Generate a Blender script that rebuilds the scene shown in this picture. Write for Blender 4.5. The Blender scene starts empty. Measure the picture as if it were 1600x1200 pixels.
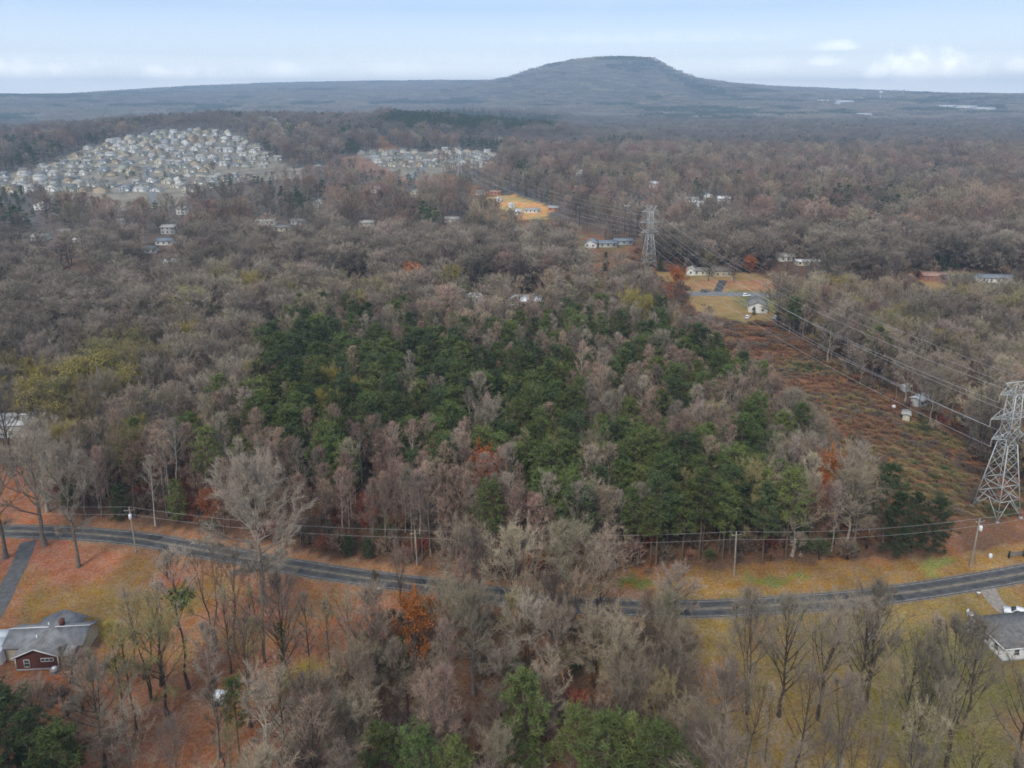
import bpy, math, random
import numpy as np
from mathutils import Vector, Matrix
R = math.radians
SC = bpy.context.scene
COL = SC.collection

# ------------------------------------------------------------------ camera
CAM_H, PITCH, FPX, CY = 100.0, R(13.0), 1130.0, 411.0     # CY: picture row of the optical axis (the frame is shifted down, so uprights stay nearly upright)
cd = bpy.data.cameras.new('camera'); cam = bpy.data.objects.new('camera', cd); COL.objects.link(cam)
cam.location = (0, 0, CAM_H); cam.rotation_euler = (R(90) - PITCH, 0, 0)
cd.sensor_width = 36; cd.lens = FPX / 1600 * 36; cd.shift_y = (CY - 600) / 1600; cd.clip_start = 1; cd.clip_end = 90000
SC.camera = cam

# ------------------------------------------------------------------ sky, sun, exposure
HAZE = 1.85e-4
SUN_EL, SUN_AZ = R(46), R(205)            # azimuth clockwise from +Y (the view direction): behind the camera, a little left
W = bpy.data.worlds.new('World'); SC.world = W; W.use_nodes = True
def world_nodes():
    nt = W.node_tree; nt.nodes.clear(); N = nt.nodes.new; L = nt.links.new
    out = N('ShaderNodeOutputWorld'); bg = N('ShaderNodeBackground'); L(bg.outputs[0], out.inputs[0])
    sky = N('ShaderNodeTexSky'); sky.sky_type = 'NISHITA'; sky.sun_disc = False
    sky.sun_elevation = SUN_EL; sky.sun_rotation = SUN_AZ; sky.altitude = 200; sky.air_density = 1.3; sky.dust_density = 0.6; sky.ozone_density = 2.2
    tc = N('ShaderNodeTexCoord'); sep = N('ShaderNodeSeparateXYZ'); L(tc.outputs['Generated'], sep.inputs[0])
    def M(op, a, b=None, c=None):
        n = N('ShaderNodeMath'); n.operation = op
        for i, v in enumerate((a, b, c)):
            if v is None: continue
            if isinstance(v, (int, float)): n.inputs[i].default_value = v
            else: L(v, n.inputs[i])
        return n.outputs[0]
    az = M('ARCTAN2', sep.outputs[0], sep.outputs[1]); el = M('ARCSINE', sep.outputs[2])
    cmb = N('ShaderNodeCombineXYZ'); L(az, cmb.inputs[0]); L(el, cmb.inputs[1])
    nz = N('ShaderNodeTexNoise'); nz.inputs['Scale'].default_value = 42; nz.inputs['Detail'].default_value = 7; nz.inputs['Roughness'].default_value = 0.55
    L(cmb.outputs[0], nz.inputs['Vector'])
    bump = M('MULTIPLY', M('SUBTRACT', nz.outputs['Fac'], 0.5), 1.9)
    def px_dir(px, py):
        x = (px - 800) / FPX; y = (CY - py) / FPX
        d = Vector((x, math.cos(PITCH) + y * math.sin(PITCH), -math.sin(PITCH) + y * math.cos(PITCH))).normalized()
        return math.atan2(d.x, d.y), math.asin(d.z)
    total = None
    # cumulus low over the horizon: (px, py of the base centre, half width, height, strength)
    for px, py, hw, hh, st in ((1440, 140, 80, 60, .8), (1372, 118, 26, 22, .75), (1490, 140, 60, 38, .6), (1305, 74, 40, 12, .22), (1288, 98, 30, 12, .25), (1195, 104, 45, 20, .10),
                               (40, 150, 120, 50, .85), (95, 152, 85, 36, .8), (290, 134, 95, 32, .65), (335, 136, 70, 28, .6), (440, 116, 50, 20, .3), (620, 112, 60, 20, .12),
                               (1190, 134, 80, 12, .35), (1600, 105, 24, 16, .3), (-160, 140, 130, 60, .9), (1800, 130, 120, 60, .9), (1000, 62, 300, 16, .05), (700, 92, 260, 14, .06)):
        a0, e0 = px_dir(px, py); sw, sh = hw / FPX, hh / FPX
        u = M('DIVIDE', M('SUBTRACT', az, a0), sw); v = M('DIVIDE', M('SUBTRACT', el, e0), sh)
        v2 = M('MAXIMUM', v, M('MULTIPLY', v, -2.2))                       # flatter underside
        d = M('ADD', M('MULTIPLY', u, u), M('MULTIPLY', v2, v2))
        f = M('SUBTRACT', M('ADD', 1.0, bump), d)
        n = N('ShaderNodeMapRange'); n.interpolation_type = 'SMOOTHSTEP'; L(f, n.inputs['Value'])
        n.inputs['From Min'].default_value = 0.0; n.inputs['From Max'].default_value = 1.25; n.inputs['To Max'].default_value = st
        total = n.outputs[0] if total is None else M('MAXIMUM', total, n.outputs[0])
    # thin high veil over the whole sky
    mp = N('ShaderNodeMapping'); mp.inputs['Scale'].default_value = (1.5, 1.5, 6); L(tc.outputs['Generated'], mp.inputs[0])
    nv = N('ShaderNodeTexNoise'); nv.inputs['Scale'].default_value = 2.6; nv.inputs['Detail'].default_value = 6; nv.inputs['Roughness'].default_value = .6; L(mp.outputs[0], nv.inputs['Vector'])
    veil = N('ShaderNodeMapRange'); L(nv.outputs['Fac'], veil.inputs['Value']); veil.inputs['From Min'].default_value = .35; veil.inputs['From Max'].default_value = .75
    veil.inputs['To Min'].default_value = .30; veil.inputs['To Max'].default_value = .62
    ramp = N('ShaderNodeValToRGB'); L(M('MAXIMUM', sep.outputs[2], 0.0), ramp.inputs[0]); e = ramp.color_ramp.elements
    e[0].position = 0.0; e[0].color = (2.5, 2.45, 2.4, 1); e[1].position = 1.0; e[1].color = (.60, .67, .78, 1)
    for p, c in ((.02, (1.5, 1.54, 1.6, 1)), (.05, (.66, .76, .90, 1)), (.11, (.31, .45, .70, 1)), (.30, (.40, .50, .67, 1))):
        q = e.new(p); q.color = c
    sc10 = N('ShaderNodeMix'); sc10.data_type = 'RGBA'; sc10.blend_type = 'MULTIPLY'; sc10.inputs['Factor'].default_value = 1; L(ramp.outputs[0], sc10.inputs['A']); sc10.inputs['B'].default_value = (SKY_K, SKY_K, SKY_K, 1)
    lift = N('ShaderNodeMix'); lift.data_type = 'RGBA'; L(M('MULTIPLY', veil.outputs[0], .45), lift.inputs['Factor']); L(sc10.outputs['Result'], lift.inputs['A']); lift.inputs['B'].default_value = (6.0 * SKY_K / 10, 6.4 * SKY_K / 10, 7.0 * SKY_K / 10, 1)
    mixv = N('ShaderNodeMix'); mixv.data_type = 'RGBA'; mixv.inputs['Factor'].default_value = .82; L(sky.outputs[0], mixv.inputs['A']); L(lift.outputs['Result'], mixv.inputs['B'])
    mixc = N('ShaderNodeMix'); mixc.data_type = 'RGBA'; L(total, mixc.inputs['Factor']); L(mixv.outputs['Result'], mixc.inputs['A']); mixc.inputs['B'].default_value = SKY_CLOUD
    L(mixc.outputs['Result'], bg.inputs['Color']); bg.inputs['Strength'].default_value = 0.10
SKY_K = 8.8; SKY_CLOUD = (14.5, 14.1, 13.6, 1)
world_nodes()
sd = bpy.data.lights.new('sun', 'SUN'); sd.energy = 1.5; sd.angle = R(14); sd.color = (1.0, .93, .82)
sun = bpy.data.objects.new('sun', sd); COL.objects.link(sun)
sdir = Vector((math.sin(SUN_AZ) * math.cos(SUN_EL), math.cos(SUN_AZ) * math.cos(SUN_EL), math.sin(SUN_EL)))
sun.rotation_euler = (-sdir).to_track_quat('-Z', 'Y').to_euler(); sun.location = (0, 0, 400)
vs = SC.view_settings; vs.view_transform = 'Standard'; vs.look = 'None'; vs.gamma = 1; vs.use_curve_mapping = False; vs.exposure = 0.86
cy = SC.cycles
SC.render.engine = 'CYCLES'
cy.max_bounces = 4; cy.diffuse_bounces = 2; cy.glossy_bounces = 1; cy.transmission_bounces = 1; cy.transparent_max_bounces = 4; cy.volume_bounces = 0
cy.use_adaptive_sampling = True; cy.adaptive_threshold = 0.018; cy.use_denoising = True; cy.denoising_input_passes = 'RGB_ALBEDO_NORMAL'; cy.denoising_prefilter = 'NONE'; cy.pixel_filter_type = 'BLACKMAN_HARRIS'; cy.filter_width = 1.7; cy.caustics_reflective = False; cy.caustics_refractive = False

# ------------------------------------------------------------------ projection helpers (used to survey where things stand)
SP, CP = math.sin(PITCH), math.cos(PITCH)
def to_px(x, y, z):
    x, y, z = np.asarray(x, float), np.asarray(y, float), np.asarray(z, float)
    dz = z - CAM_H
    depth = y * CP - dz * SP
    up = y * SP + dz * CP
    depth = np.where(depth > 1, depth, np.nan)
    return 800 + FPX * x / depth, CY - FPX * up / depth

def sstep(a, b, x):
    t = np.clip((np.asarray(x, float) - a) / (b - a), 0, 1); return t * t * (3 - 2 * t)
RID_PX = np.array([-900, -400, 0, 100, 200, 300, 400, 550, 700, 800, 960, 1130, 1200, 1300, 1400, 1500, 1600, 1900, 2400.])
RID_PY = np.array([169, 167, 157, 150.5, 143.5, 137, 133, 129.5, 128, 129, 131, 133.5, 137, 141, 145, 150, 156, 163, 168.])    # far skyline
MT_PX = np.array([560, 640, 700, 760, 800, 815, 830, 850, 870, 885, 900, 930, 950, 980, 1000, 1012, 1020, 1030, 1045, 1060, 1090, 1120, 1160, 1220, 1300.])
MT_PY = np.array([152, 147, 141, 134, 125.5, 120, 114, 107.5, 103, 100, 96.5, 93, 91.5, 91, 92, 93.5, 98, 103, 111, 118, 127.5, 133, 139, 146, 152.])
MT_D = 5200.0
def vnoise(x, y, s, seed=0):
    x = np.asarray(x, float) / s; y = np.asarray(y, float) / s
    ix, iy = np.floor(x).astype(np.int64), np.floor(y).astype(np.int64); fx, fy = x - ix, y - iy
    def h(a, b):
        n = (a * 374761393 + b * 668265263 + seed * 982451653) & 0x7fffffff
        n = ((n ^ (n >> 13)) * 1274126177) & 0x7fffffff
        return ((n ^ (n >> 16)) & 0xffff) / 65535.0
    ux, uy = fx * fx * (3 - 2 * fx), fy * fy * (3 - 2 * fy)
    return (h(ix, iy) * (1 - ux) + h(ix + 1, iy) * ux) * (1 - uy) + (h(ix, iy + 1) * (1 - ux) + h(ix + 1, iy + 1) * ux) * uy
def height(x, y):
    x = np.asarray(x, float); y = np.asarray(y, float); r = np.hypot(x, y); az = np.degrees(np.arctan2(x, y))
    h = 9 * (vnoise(x, y, 420, 1) - .45) * sstep(480, 900, r)
    h = h + 26 * (vnoise(x, y, 1300, 2) - .45) * sstep(1300, 2600, r) * (1 - sstep(4200, 6500, r))
    h = h + 46 * np.exp(-((x + 600) / 430) ** 2 - ((y - 1480) / 470) ** 2) * sstep(480, 900, r)    # hill of the big estate
    h = h + 22 * np.exp(-((x + 190) / 330) ** 2 - ((y - 1650) / 420) ** 2) * sstep(480, 900, r)
    h = h + 34 * np.exp(-((x + 150) / 420) ** 2 - ((y - 2750) / 260) ** 2)                          # dark pine rise
    front = np.abs(az) < 75; azc = np.radians(np.clip(az, -60, 60)); px = 800 + FPX * np.tan(azc) / CP
    rise = lambda py, d: CAM_H + d * np.cos(azc) * np.tan(np.arctan((CY - py) / FPX) - PITCH)
    rid = np.where(front, rise(np.interp(px, RID_PX, RID_PY), 8000.), 60.)
    tail = np.where(r > 8000, np.clip(1 - (r - 8000) / 30000, .2, 1), 1)
    h = h + rid * sstep(2600, 8000, r) * tail * (1 + .10 * (vnoise(x, y, 900, 5) - .5) * (r < 7000))
    # the lone mountain: its skyline surveyed as height against bearing at its own distance
    bt = rid * sstep(2600, 8000, MT_D); up = np.maximum(rise(np.interp(px, MT_PX, MT_PY), MT_D) - bt, 0) * front
    prof = np.exp(-np.abs((r - MT_D) / np.where(r < MT_D, 1000, 1500)) ** 2.2)
    ridg = (vnoise(az * 60, r * .12, 130, 9) - .5) * 26 * sstep(8, 60, up) * sstep(150, 900, np.abs(r - MT_D))
    h = h + (up + ridg) * prof
    return h
def at(px, py, z=None):
    """the ground point seen at a photograph pixel (z: on a level plane instead)"""
    x = (px - 800) / FPX; yy = (CY - py) / FPX
    d = np.array([x, CP + yy * SP, -SP + yy * CP])
    if z is not None or py > 478:
        t = ((z or 0.0) - CAM_H) / d[2]; p = np.array([0, 0, CAM_H]) + d * t; return Vector(p)
    ts = np.geomspace(150, 20000, 1500); P = d[None] * ts[:, None] + np.array([0, 0, CAM_H])
    below = P[:, 2] < height(P[:, 0], P[:, 1])
    i = int(np.argmax(below)) if below.any() else len(ts) - 1
    p = P[i]; p[2] = float(height(p[0], p[1])); return Vector(p)
def left_of(x, y):
    return (T_MID.x - T_NEAR.x) * (y - T_NEAR.y) - (T_MID.y - T_NEAR.y) * (x - T_NEAR.x) > 0
def inside(poly, px, py):
    px, py = np.asarray(px, float), np.asarray(py, float); res = np.zeros(px.shape, bool); n = len(poly)
    for i in range(n):
        x0, y0 = poly[i]; x1, y1 = poly[(i + 1) % n]
        c = (y0 > py) != (y1 > py)
        with np.errstate(divide='ignore', invalid='ignore'):
            xi = (x1 - x0) * (py - y0) / (y1 - y0 + 1e-12) + x0
        res ^= c & (px < xi)
    return res

# ------------------------------------------------------------------ mesh helpers
class MB:
    def __init__(s): s.V = []; s.F = []; s.M = []; s.n = 0
    def add(s, v, f, m=0):
        v = np.asarray(v, float).reshape(-1, 3); f = np.asarray(f, np.int64).reshape(-1, 3)
        s.V.append(v); s.F.append(f + s.n); s.M.append(np.full(len(f), m)); s.n += len(v)
    def merge(s, o, m=0):
        s.add(np.vstack(o.V), np.vstack(o.F), m)
    def box(s, x0, y0, z0, x1, y1, z1, m=0):
        v = [(x, y, z) for x in (x0, x1) for y in (y0, y1) for z in (z0, z1)]
        s.quads(v, [(0, 1, 3, 2), (4, 6, 7, 5), (0, 4, 5, 1), (2, 3, 7, 6), (0, 2, 6, 4), (1, 5, 7, 3)], m)
    def quads(s, v, q, m=0):
        f = []
        for a in q:
            for i in range(1, len(a) - 1): f.append((a[0], a[i], a[i + 1]))
        s.add(v, f, m)
    def beam(s, a, b, w, m=0, h=None):
        a, b = np.array(a, float), np.array(b, float); d = b - a; d /= np.linalg.norm(d) + 1e-9
        u = np.cross(d, (0, 0, 1) if abs(d[2]) < .95 else (1, 0, 0)); u /= np.linalg.norm(u); v = np.cross(d, u)
        h = h or w
        o = [u * w / 2 + v * h / 2, -u * w / 2 + v * h / 2, -u * w / 2 - v * h / 2, u * w / 2 - v * h / 2]
        P = [a + k for k in o] + [b + k for k in o]
        s.quads(P, [(0, 1, 5, 4), (1, 2, 6, 5), (2, 3, 7, 6), (3, 0, 4, 7), (3, 2, 1, 0), (4, 5, 6, 7)], m)
    def tube(s, P, rad, sides=5, m=0, cap=False):
        P = np.asarray(P, float); n = len(P); rad = np.broadcast_to(np.asarray(rad, float), (n,))
        T = np.gradient(P, axis=0); T /= np.linalg.norm(T, axis=1)[:, None] + 1e-9
        d0 = P[-1] - P[0]; ref = np.array((1., 0, 0)) if abs(d0[0]) < .7 * np.linalg.norm(d0) else np.array((0, 1., 0))
        U = np.cross(T, ref); U /= np.linalg.norm(U, axis=1)[:, None] + 1e-9; Vv = np.cross(T, U)
        a = np.arange(sides) / sides * 2 * np.pi
        ring = P[:, None] + rad[:, None, None] * (np.cos(a)[None, :, None] * U[:, None] + np.sin(a)[None, :, None] * Vv[:, None])
        i = np.arange(n - 1)[:, None] * sides; j = np.arange(sides)[None]; k = (j + 1) % sides
        f1 = np.stack([i + j, i + k, i + sides + k], -1).reshape(-1, 3); f2 = np.stack([i + j, i + sides + k, i + sides + j], -1).reshape(-1, 3)
        F = [f1, f2]
        if cap:
            F.append(np.array([((n - 1) * sides, (n - 1) * sides + q, (n - 1) * sides + q + 1) for q in range(1, sides - 1)]))
        s.add(ring.reshape(-1, 3), np.vstack(F), m)
    def spikes(s, A, D, w, rng, m=0):
        """thin triangles from points A along vectors D"""
        A = np.asarray(A, float); D = np.asarray(D, float); n = len(A)
        r = rng.normal(size=(n, 3)); S = np.cross(D, r); S /= np.linalg.norm(S, axis=1)[:, None] + 1e-9
        w = np.broadcast_to(np.asarray(w, float), (n,))[:, None]
        V = np.stack([A - S * w / 2, A + S * w / 2, A + D], 1).reshape(-1, 3)
        s.add(V, np.arange(3 * n).reshape(-1, 3), m)
    def mesh(s, name, mats, smooth=False):
        me = bpy.data.meshes.new(name); V = np.vstack(s.V); F = np.vstack(s.F)
        me.vertices.add(len(V)); me.vertices.foreach_set('co', V.astype(np.float32).ravel())
        me.loops.add(F.size); me.loops.foreach_set('vertex_index', F.astype(np.int32).ravel())
        me.polygons.add(len(F)); me.polygons.foreach_set('loop_start', np.arange(0, F.size, 3, dtype=np.int32))
        for m in (mats if isinstance(mats, (list, tuple)) else [mats]): me.materials.append(m)
        me.polygons.foreach_set('material_index', np.concatenate(s.M).astype(np.int32))
        if smooth: me.polygons.foreach_set('use_smooth', np.ones(len(F), bool))
        me.update(calc_edges=True); return me
    def build(s, name, mat, parent=None, smooth=False, loc=None, rz=0):
        return obj(name, s.mesh(name, mat, smooth), parent, loc, rz)
def obj(name, me, parent=None, loc=None, rz=0):
    o = bpy.data.objects.new(name, me); COL.objects.link(o)
    if parent: o.parent = parent
    if loc is not None: o.location = loc
    if rz: o.rotation_euler = (0, 0, rz)
    return o
def tag(o, label=None, cat=None, group=None, kind=None):
    if label: o['label'] = label
    if cat: o['category'] = cat
    if group: o['group'] = group
    if kind: o['kind'] = kind
    return o
def thing(name, label, cat, loc=(0, 0, 0), rz=0, group=None):
    o = bpy.data.objects.new(name, None); COL.objects.link(o); o.location = loc; o.rotation_euler = (0, 0, rz); o.empty_display_size = .5
    return tag(o, label, cat, group)
def dup(root, loc, rz, label, group=None, scale=None):
    r = root.copy(); COL.objects.link(r); r.location = loc; r.rotation_euler = (0, 0, rz); r['label'] = label
    if group: r['group'] = group
    if scale: r.scale = (scale,) * 3 if isinstance(scale, (int, float)) else scale
    for ch in list(root.children):
        c = ch.copy(); COL.objects.link(c); c.parent = r
        for g in ch.children:
            d = g.copy(); COL.objects.link(d); d.parent = c
    return r

# ------------------------------------------------------------------ materials
def mat(name, col, rough=.85, var=.0, scale=3.0, spec=.2, metal=0, rand=0, bump=0, col2=None, place=None, hue=0):
    """col mixed to col2 by noise, brightness varied per object (rand) and over the land (place = metres)"""
    m = bpy.data.materials.new(name); m.use_nodes = True; nt = m.node_tree; N = nt.nodes.new; L = nt.links.new
    b = nt.nodes['Principled BSDF']; b.inputs['Roughness'].default_value = rough; b.inputs['Specular IOR Level'].default_value = spec; b.inputs['Metallic'].default_value = metal
    c2 = col2 or tuple(max(0, k * (1 - var)) for k in col); last = None
    if var or col2:
        tc = N('ShaderNodeTexCoord'); nz = N('ShaderNodeTexNoise'); nz.inputs['Scale'].default_value = scale; nz.inputs['Detail'].default_value = 5; L(tc.outputs['Object'], nz.inputs['Vector'])
        mr = N('ShaderNodeMapRange'); L(nz.outputs['Fac'], mr.inputs['Value']); mr.inputs['From Min'].default_value = .35; mr.inputs['From Max'].default_value = .65
        mx = N('ShaderNodeMix'); mx.data_type = 'RGBA'; L(mr.outputs[0], mx.inputs['Factor']); mx.inputs['A'].default_value = (*col, 1); mx.inputs['B'].default_value = (*c2, 1); last = mx.outputs['Result']
        if bump:
            bp = N('ShaderNodeBump'); bp.inputs['Strength'].default_value = bump; bp.inputs['Distance'].default_value = .05; L(nz.outputs['Fac'], bp.inputs['Height']); L(bp.outputs[0], b.inputs['Normal'])
    if rand or place:
        oi = N('ShaderNodeObjectInfo'); hs = N('ShaderNodeHueSaturation')
        if last is None:
            rgb = N('ShaderNodeRGB'); rgb.outputs[0].default_value = (*col, 1); last = rgb.outputs[0]
        L(last, hs.inputs['Color'])
        mr = N('ShaderNodeMapRange'); L(oi.outputs['Random'], mr.inputs['Value']); mr.inputs['To Min'].default_value = 1 - rand; mr.inputs['To Max'].default_value = 1 + rand
        val = mr.outputs[0]
        if place:
            nz = N('ShaderNodeTexNoise'); nz.inputs['Scale'].default_value = 1.0 / place; nz.inputs['Detail'].default_value = 3; L(oi.outputs['Location'], nz.inputs['Vector'])
            m2 = N('ShaderNodeMapRange'); L(nz.outputs['Fac'], m2.inputs['Value']); m2.inputs['From Min'].default_value = .3; m2.inputs['From Max'].default_value = .7; m2.inputs['To Min'].default_value = .72; m2.inputs['To Max'].default_value = 1.25
            mu = N('ShaderNodeMath'); mu.operation = 'MULTIPLY'; L(val, mu.inputs[0]); L(m2.outputs[0], mu.inputs[1]); val = mu.outputs[0]
        L(val, hs.inputs['Value'])
        if hue:
            w = N('ShaderNodeTexWhiteNoise'); w.noise_dimensions = '1D'; L(oi.outputs['Random'], w.inputs['W'])
            m3 = N('ShaderNodeMapRange'); L(w.outputs['Value'], m3.inputs['Value']); m3.inputs['To Min'].default_value = .5 - hue; m3.inputs['To Max'].default_value = .5 + hue; L(m3.outputs[0], hs.inputs['Hue'])
        last = hs.outputs[0]
    if last is not None: L(last, b.inputs['Base Color'])
    else: b.inputs['Base Color'].default_value = (*col, 1)
    return m
M = dict(
    asphalt=mat('asphalt', (.088, .087, .087), .9, .45, .5), shoulder=mat('shoulder_gravel', (.235, .185, .14), .95, .45, 1.1), asphalt_worn=mat('asphalt_worn', (.112, .110, .108), .9, .4, .7), asphalt_patch=mat('asphalt_patch', (.05, .05, .052), .9, .3, .8), asphalt_old=mat('asphalt_old', (.20, .20, .20), .9, .3, .5), gravel=mat('gravel', (.30, .26, .22), .95, .35, 1.5),
    drive=mat('driveway_asphalt', (.115, .115, .115), .9, .35, .8),
    paint_white=mat('paint_white', (.33, .32, .30), .8, .55, .9), paint_yellow=mat('paint_yellow', (.34, .28, .18), .8, .45, .8),
    steel=mat('galvanised_steel', (.50, .51, .49), .55, .2, .4, spec=.4, metal=.15), wire=mat('wire', (.42, .42, .42), .5, spec=.4),
    wood_pole=mat('pole_wood', (.33, .28, .23), .9, .3, 2), white_metal=mat('white_metal', (.74, .75, .75), .5, .1, 1), insul=mat('insulator', (.32, .30, .28), .4),
    brick=mat('brick', (.145, .058, .045), .9, .35, 6), roof_grey=mat('roof_grey', (.245, .245, .248), .9, .35, .9), roof_dark=mat('roof_dark', (.17, .165, .16), .95, .4, 1.6),
    siding=mat('white_siding', (.78, .78, .78), .7, .08, .7), cream=mat('cream_siding', (.50, .45, .33), .8, .15, .8), trim=mat('trim', (.75, .75, .73), .6), glass=mat('window_glass', (.05, .06, .07), .15, spec=.5),
    roof_white=mat('roof_white', (.72, .74, .75), .6, .1, .6), grey_box=mat('grey_box', (.33, .34, .35), .6, .2, 2), dark=mat('dark', (.03, .03, .032), .6), rubber=mat('rubber', (.025, .025, .025), .9),
    car_white=mat('car_white', (.72, .73, .74), .3, spec=.5), car_grey=mat('car_grey', (.10, .11, .12), .3, spec=.5), blue=mat('blue_bin', (.07, .10, .16), .5), red_l=mat('tail_red', (.35, .02, .02), .4),
    fence=mat('fence_wood', (.24, .21, .18), .9, .3, 2),
)
BARK = dict(
    grey=mat('bark_grey', (.20, .165, .135), .95, .35, 1.5, rand=.25), pale=mat('bark_pale', (.32, .27, .22), .95, .35, 1.2, rand=.25), dark=mat('bark_dark', (.085, .066, .052), .95, .3, 1.5, rand=.25),
    pine=mat('bark_pine', (.16, .11, .08), .95, .3, 1.5, rand=.2), bone=mat('bark_bone', (.52, .48, .42), .9, .25, 1.2, rand=.1))
TWIG = dict(
    grey=mat('twigs_grey', (.280, .228, .178), 1, rand=.40, place=45, hue=.02), pink=mat('twigs_pinkish', (.305, .208, .156), 1, rand=.35, place=40, hue=.02),
    tan=mat('twigs_tan', (.315, .255, .175), 1, rand=.32, place=40, hue=.02), olive=mat('twigs_olive', (.27, .225, .105), 1, rand=.2, place=40, hue=.02),
    pale=mat('twigs_pale', (.34, .285, .22), 1, rand=.15), dark=mat('twigs_dark', (.15, .115, .088), 1, rand=.2),
    yellow=mat('buds_yellow', (.32, .26, .065), 1, rand=.15), brush_olive=mat('brush_olive', (.21, .155, .07), 1, rand=.3, hue=.015), brush=mat('brush_russet', (.22, .115, .062), 1, rand=.3, hue=.015), rust=mat('leaves_rust', (.38, .115, .035), 1, rand=.2, hue=.012), red=mat('leaves_red', (.24, .075, .045), 1, rand=.3, hue=.012))
TWIG.update(far_grey=mat('far_twigs_grey', (.175, .155, .138), 1, rand=.25, place=120), far_pink=mat('far_twigs_brown', (.190, .145, .120), 1, rand=.25, place=120), far_tan=mat('far_twigs_tan', (.215, .180, .135), 1, rand=.22, place=120))  # twig colours darkened to carry the self-shade that coarse far crowns lack
NEED = dict(
    pine=mat('needles_pine', (.115, .145, .044), .9, rand=.3, place=40, hue=.02, var=.35, scale=.6), dark=mat('needles_dark', (.074, .100, .040), .9, rand=.25, place=40, var=.35, scale=.6),
    light=mat('needles_light', (.145, .168, .050), .9, rand=.2, var=.3, scale=.6), ivy=mat('ivy_leaves', (.06, .08, .025), .8, var=.3, scale=1.5))

# ------------------------------------------------------------------ survey of the land (photograph pixels on the ground)
T_NEAR = at(1556, 800); T_MID = at(1013, 420, 0); T_FAR = Vector((-57, 789, float(height(-57, 789))))
LINE = [T_NEAR + (T_NEAR - T_MID) * .9, T_NEAR, T_MID, T_FAR, T_FAR + (T_FAR - T_MID) * 1.4]
ROAD_PX = [(-420, 846), (-160, 832), (0, 830), (60, 831), (130, 834), (217, 842), (280, 853), (410, 877), (530, 897), (680, 917), (760, 928), (840, 938), (910, 945), (987, 949.5), (1070, 951.5), (1137, 950), (1212, 945.5), (1300, 939), (1350, 934), (1454, 920.6), (1600, 895.6), (1760, 862), (2000, 815)]
ROAD2_PX = [(-60, 452), (200, 449), (420, 450), (620, 458), (740, 464), (860, 467), (960, 463), (1080, 459), (1160, 460), (1240, 463), (1340, 468), (1460, 474), (1600, 482), (1800, 494)]
DRIVE_PX = [(44, 846), (35, 872), (15, 912), (-12, 965), (-70, 1040)]
DRIVE2_PX = [(1541, 915), (1553, 937), (1572, 956), (1600, 972), (1650, 990)]
def spline(pts, n=14):
    P = [np.array(p, float) for p in pts]; P = [2 * P[0] - P[1]] + P + [2 * P[-1] - P[-2]]; out = []
    for i in range(1, len(P) - 2):
        for k in range(n):
            t = k / n; a, b, c, d = P[i - 1:i + 3]
            out.append(.5 * ((2 * b) + (-a + c) * t + (2 * a - 5 * b + 4 * c - d) * t * t + (-a + 3 * b - 3 * c + d) * t ** 3))
    out.append(P[-2]); return np.array(out)
def world_line(px): return spline([at(x, y, 0)[:] for x, y in px])
ROAD, ROAD2, DRIVE, DRIVE2 = map(world_line, (ROAD_PX, ROAD2_PX, DRIVE_PX, DRIVE2_PX))
def dist_line(x, y, P):
    x, y = np.asarray(x, float), np.asarray(y, float); d = np.full(x.shape, 1e9)
    for a, b in zip(P[:-1], P[1:]):
        ax, ay, bx, by = a[0], a[1], b[0], b[1]; vx, vy = bx - ax, by - ay; l2 = vx * vx + vy * vy + 1e-9
        t = np.clip(((x - ax) * vx + (y - ay) * vy) / l2, 0, 1); d = np.minimum(d, np.hypot(x - ax - t * vx, y - ay - t * vy))
    return d
YARD_L = [(-300, 735), (25, 738), (60, 785), (130, 807), (260, 838), (440, 876), (620, 902), (690, 912), (690, 938), (650, 945), (610, 1000), (540, 1062), (480, 1200), (440, 1320), (-300, 1320)]
YARD_R = [(900, 962), (930, 895), (1000, 892), (1200, 880), (1420, 870), (1500, 852), (1600, 835), (1800, 810), (1800, 1420), (1120, 1420), (1060, 1130), (1080, 1010), (1030, 985), (900, 968)]
YARD_FAR = [(1075, 452), (1070, 478), (1100, 496), (1165, 508), (1215, 500), (1235, 470), (1225, 442), (1180, 428), (1020, 424), (1035, 442)]
YARD_BRICK = [(1432, 440), (1450, 425), (1520, 425), (1600, 436), (1660, 445), (1660, 478), (1480, 470)]
CLEARING = [(726, 312), (800, 304), (865, 326), (850, 342), (740, 347)]
EST_A = [(-30, 300), (-20, 276), (60, 262), (110, 240), (180, 220), (245, 207), (330, 202), (380, 212), (415, 238), (455, 262), (520, 262), (470, 280), (380, 285), (330, 292), (250, 330), (120, 326), (60, 305)]
EST_B = [(556, 240), (600, 233), (650, 238), (720, 233), (785, 240), (760, 262), (690, 268), (672, 282), (640, 282), (600, 262)]
SPARSE_L = [(140, 1050), (330, 1010), (600, 1000), (520, 1080), (480, 1200), (440, 1320), (-300, 1320), (-300, 1075)]
SPARSE_R = [(1080, 1070), (1300, 1095), (1500, 1100), (1800, 1130), (1800, 1420), (1120, 1420)]

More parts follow.
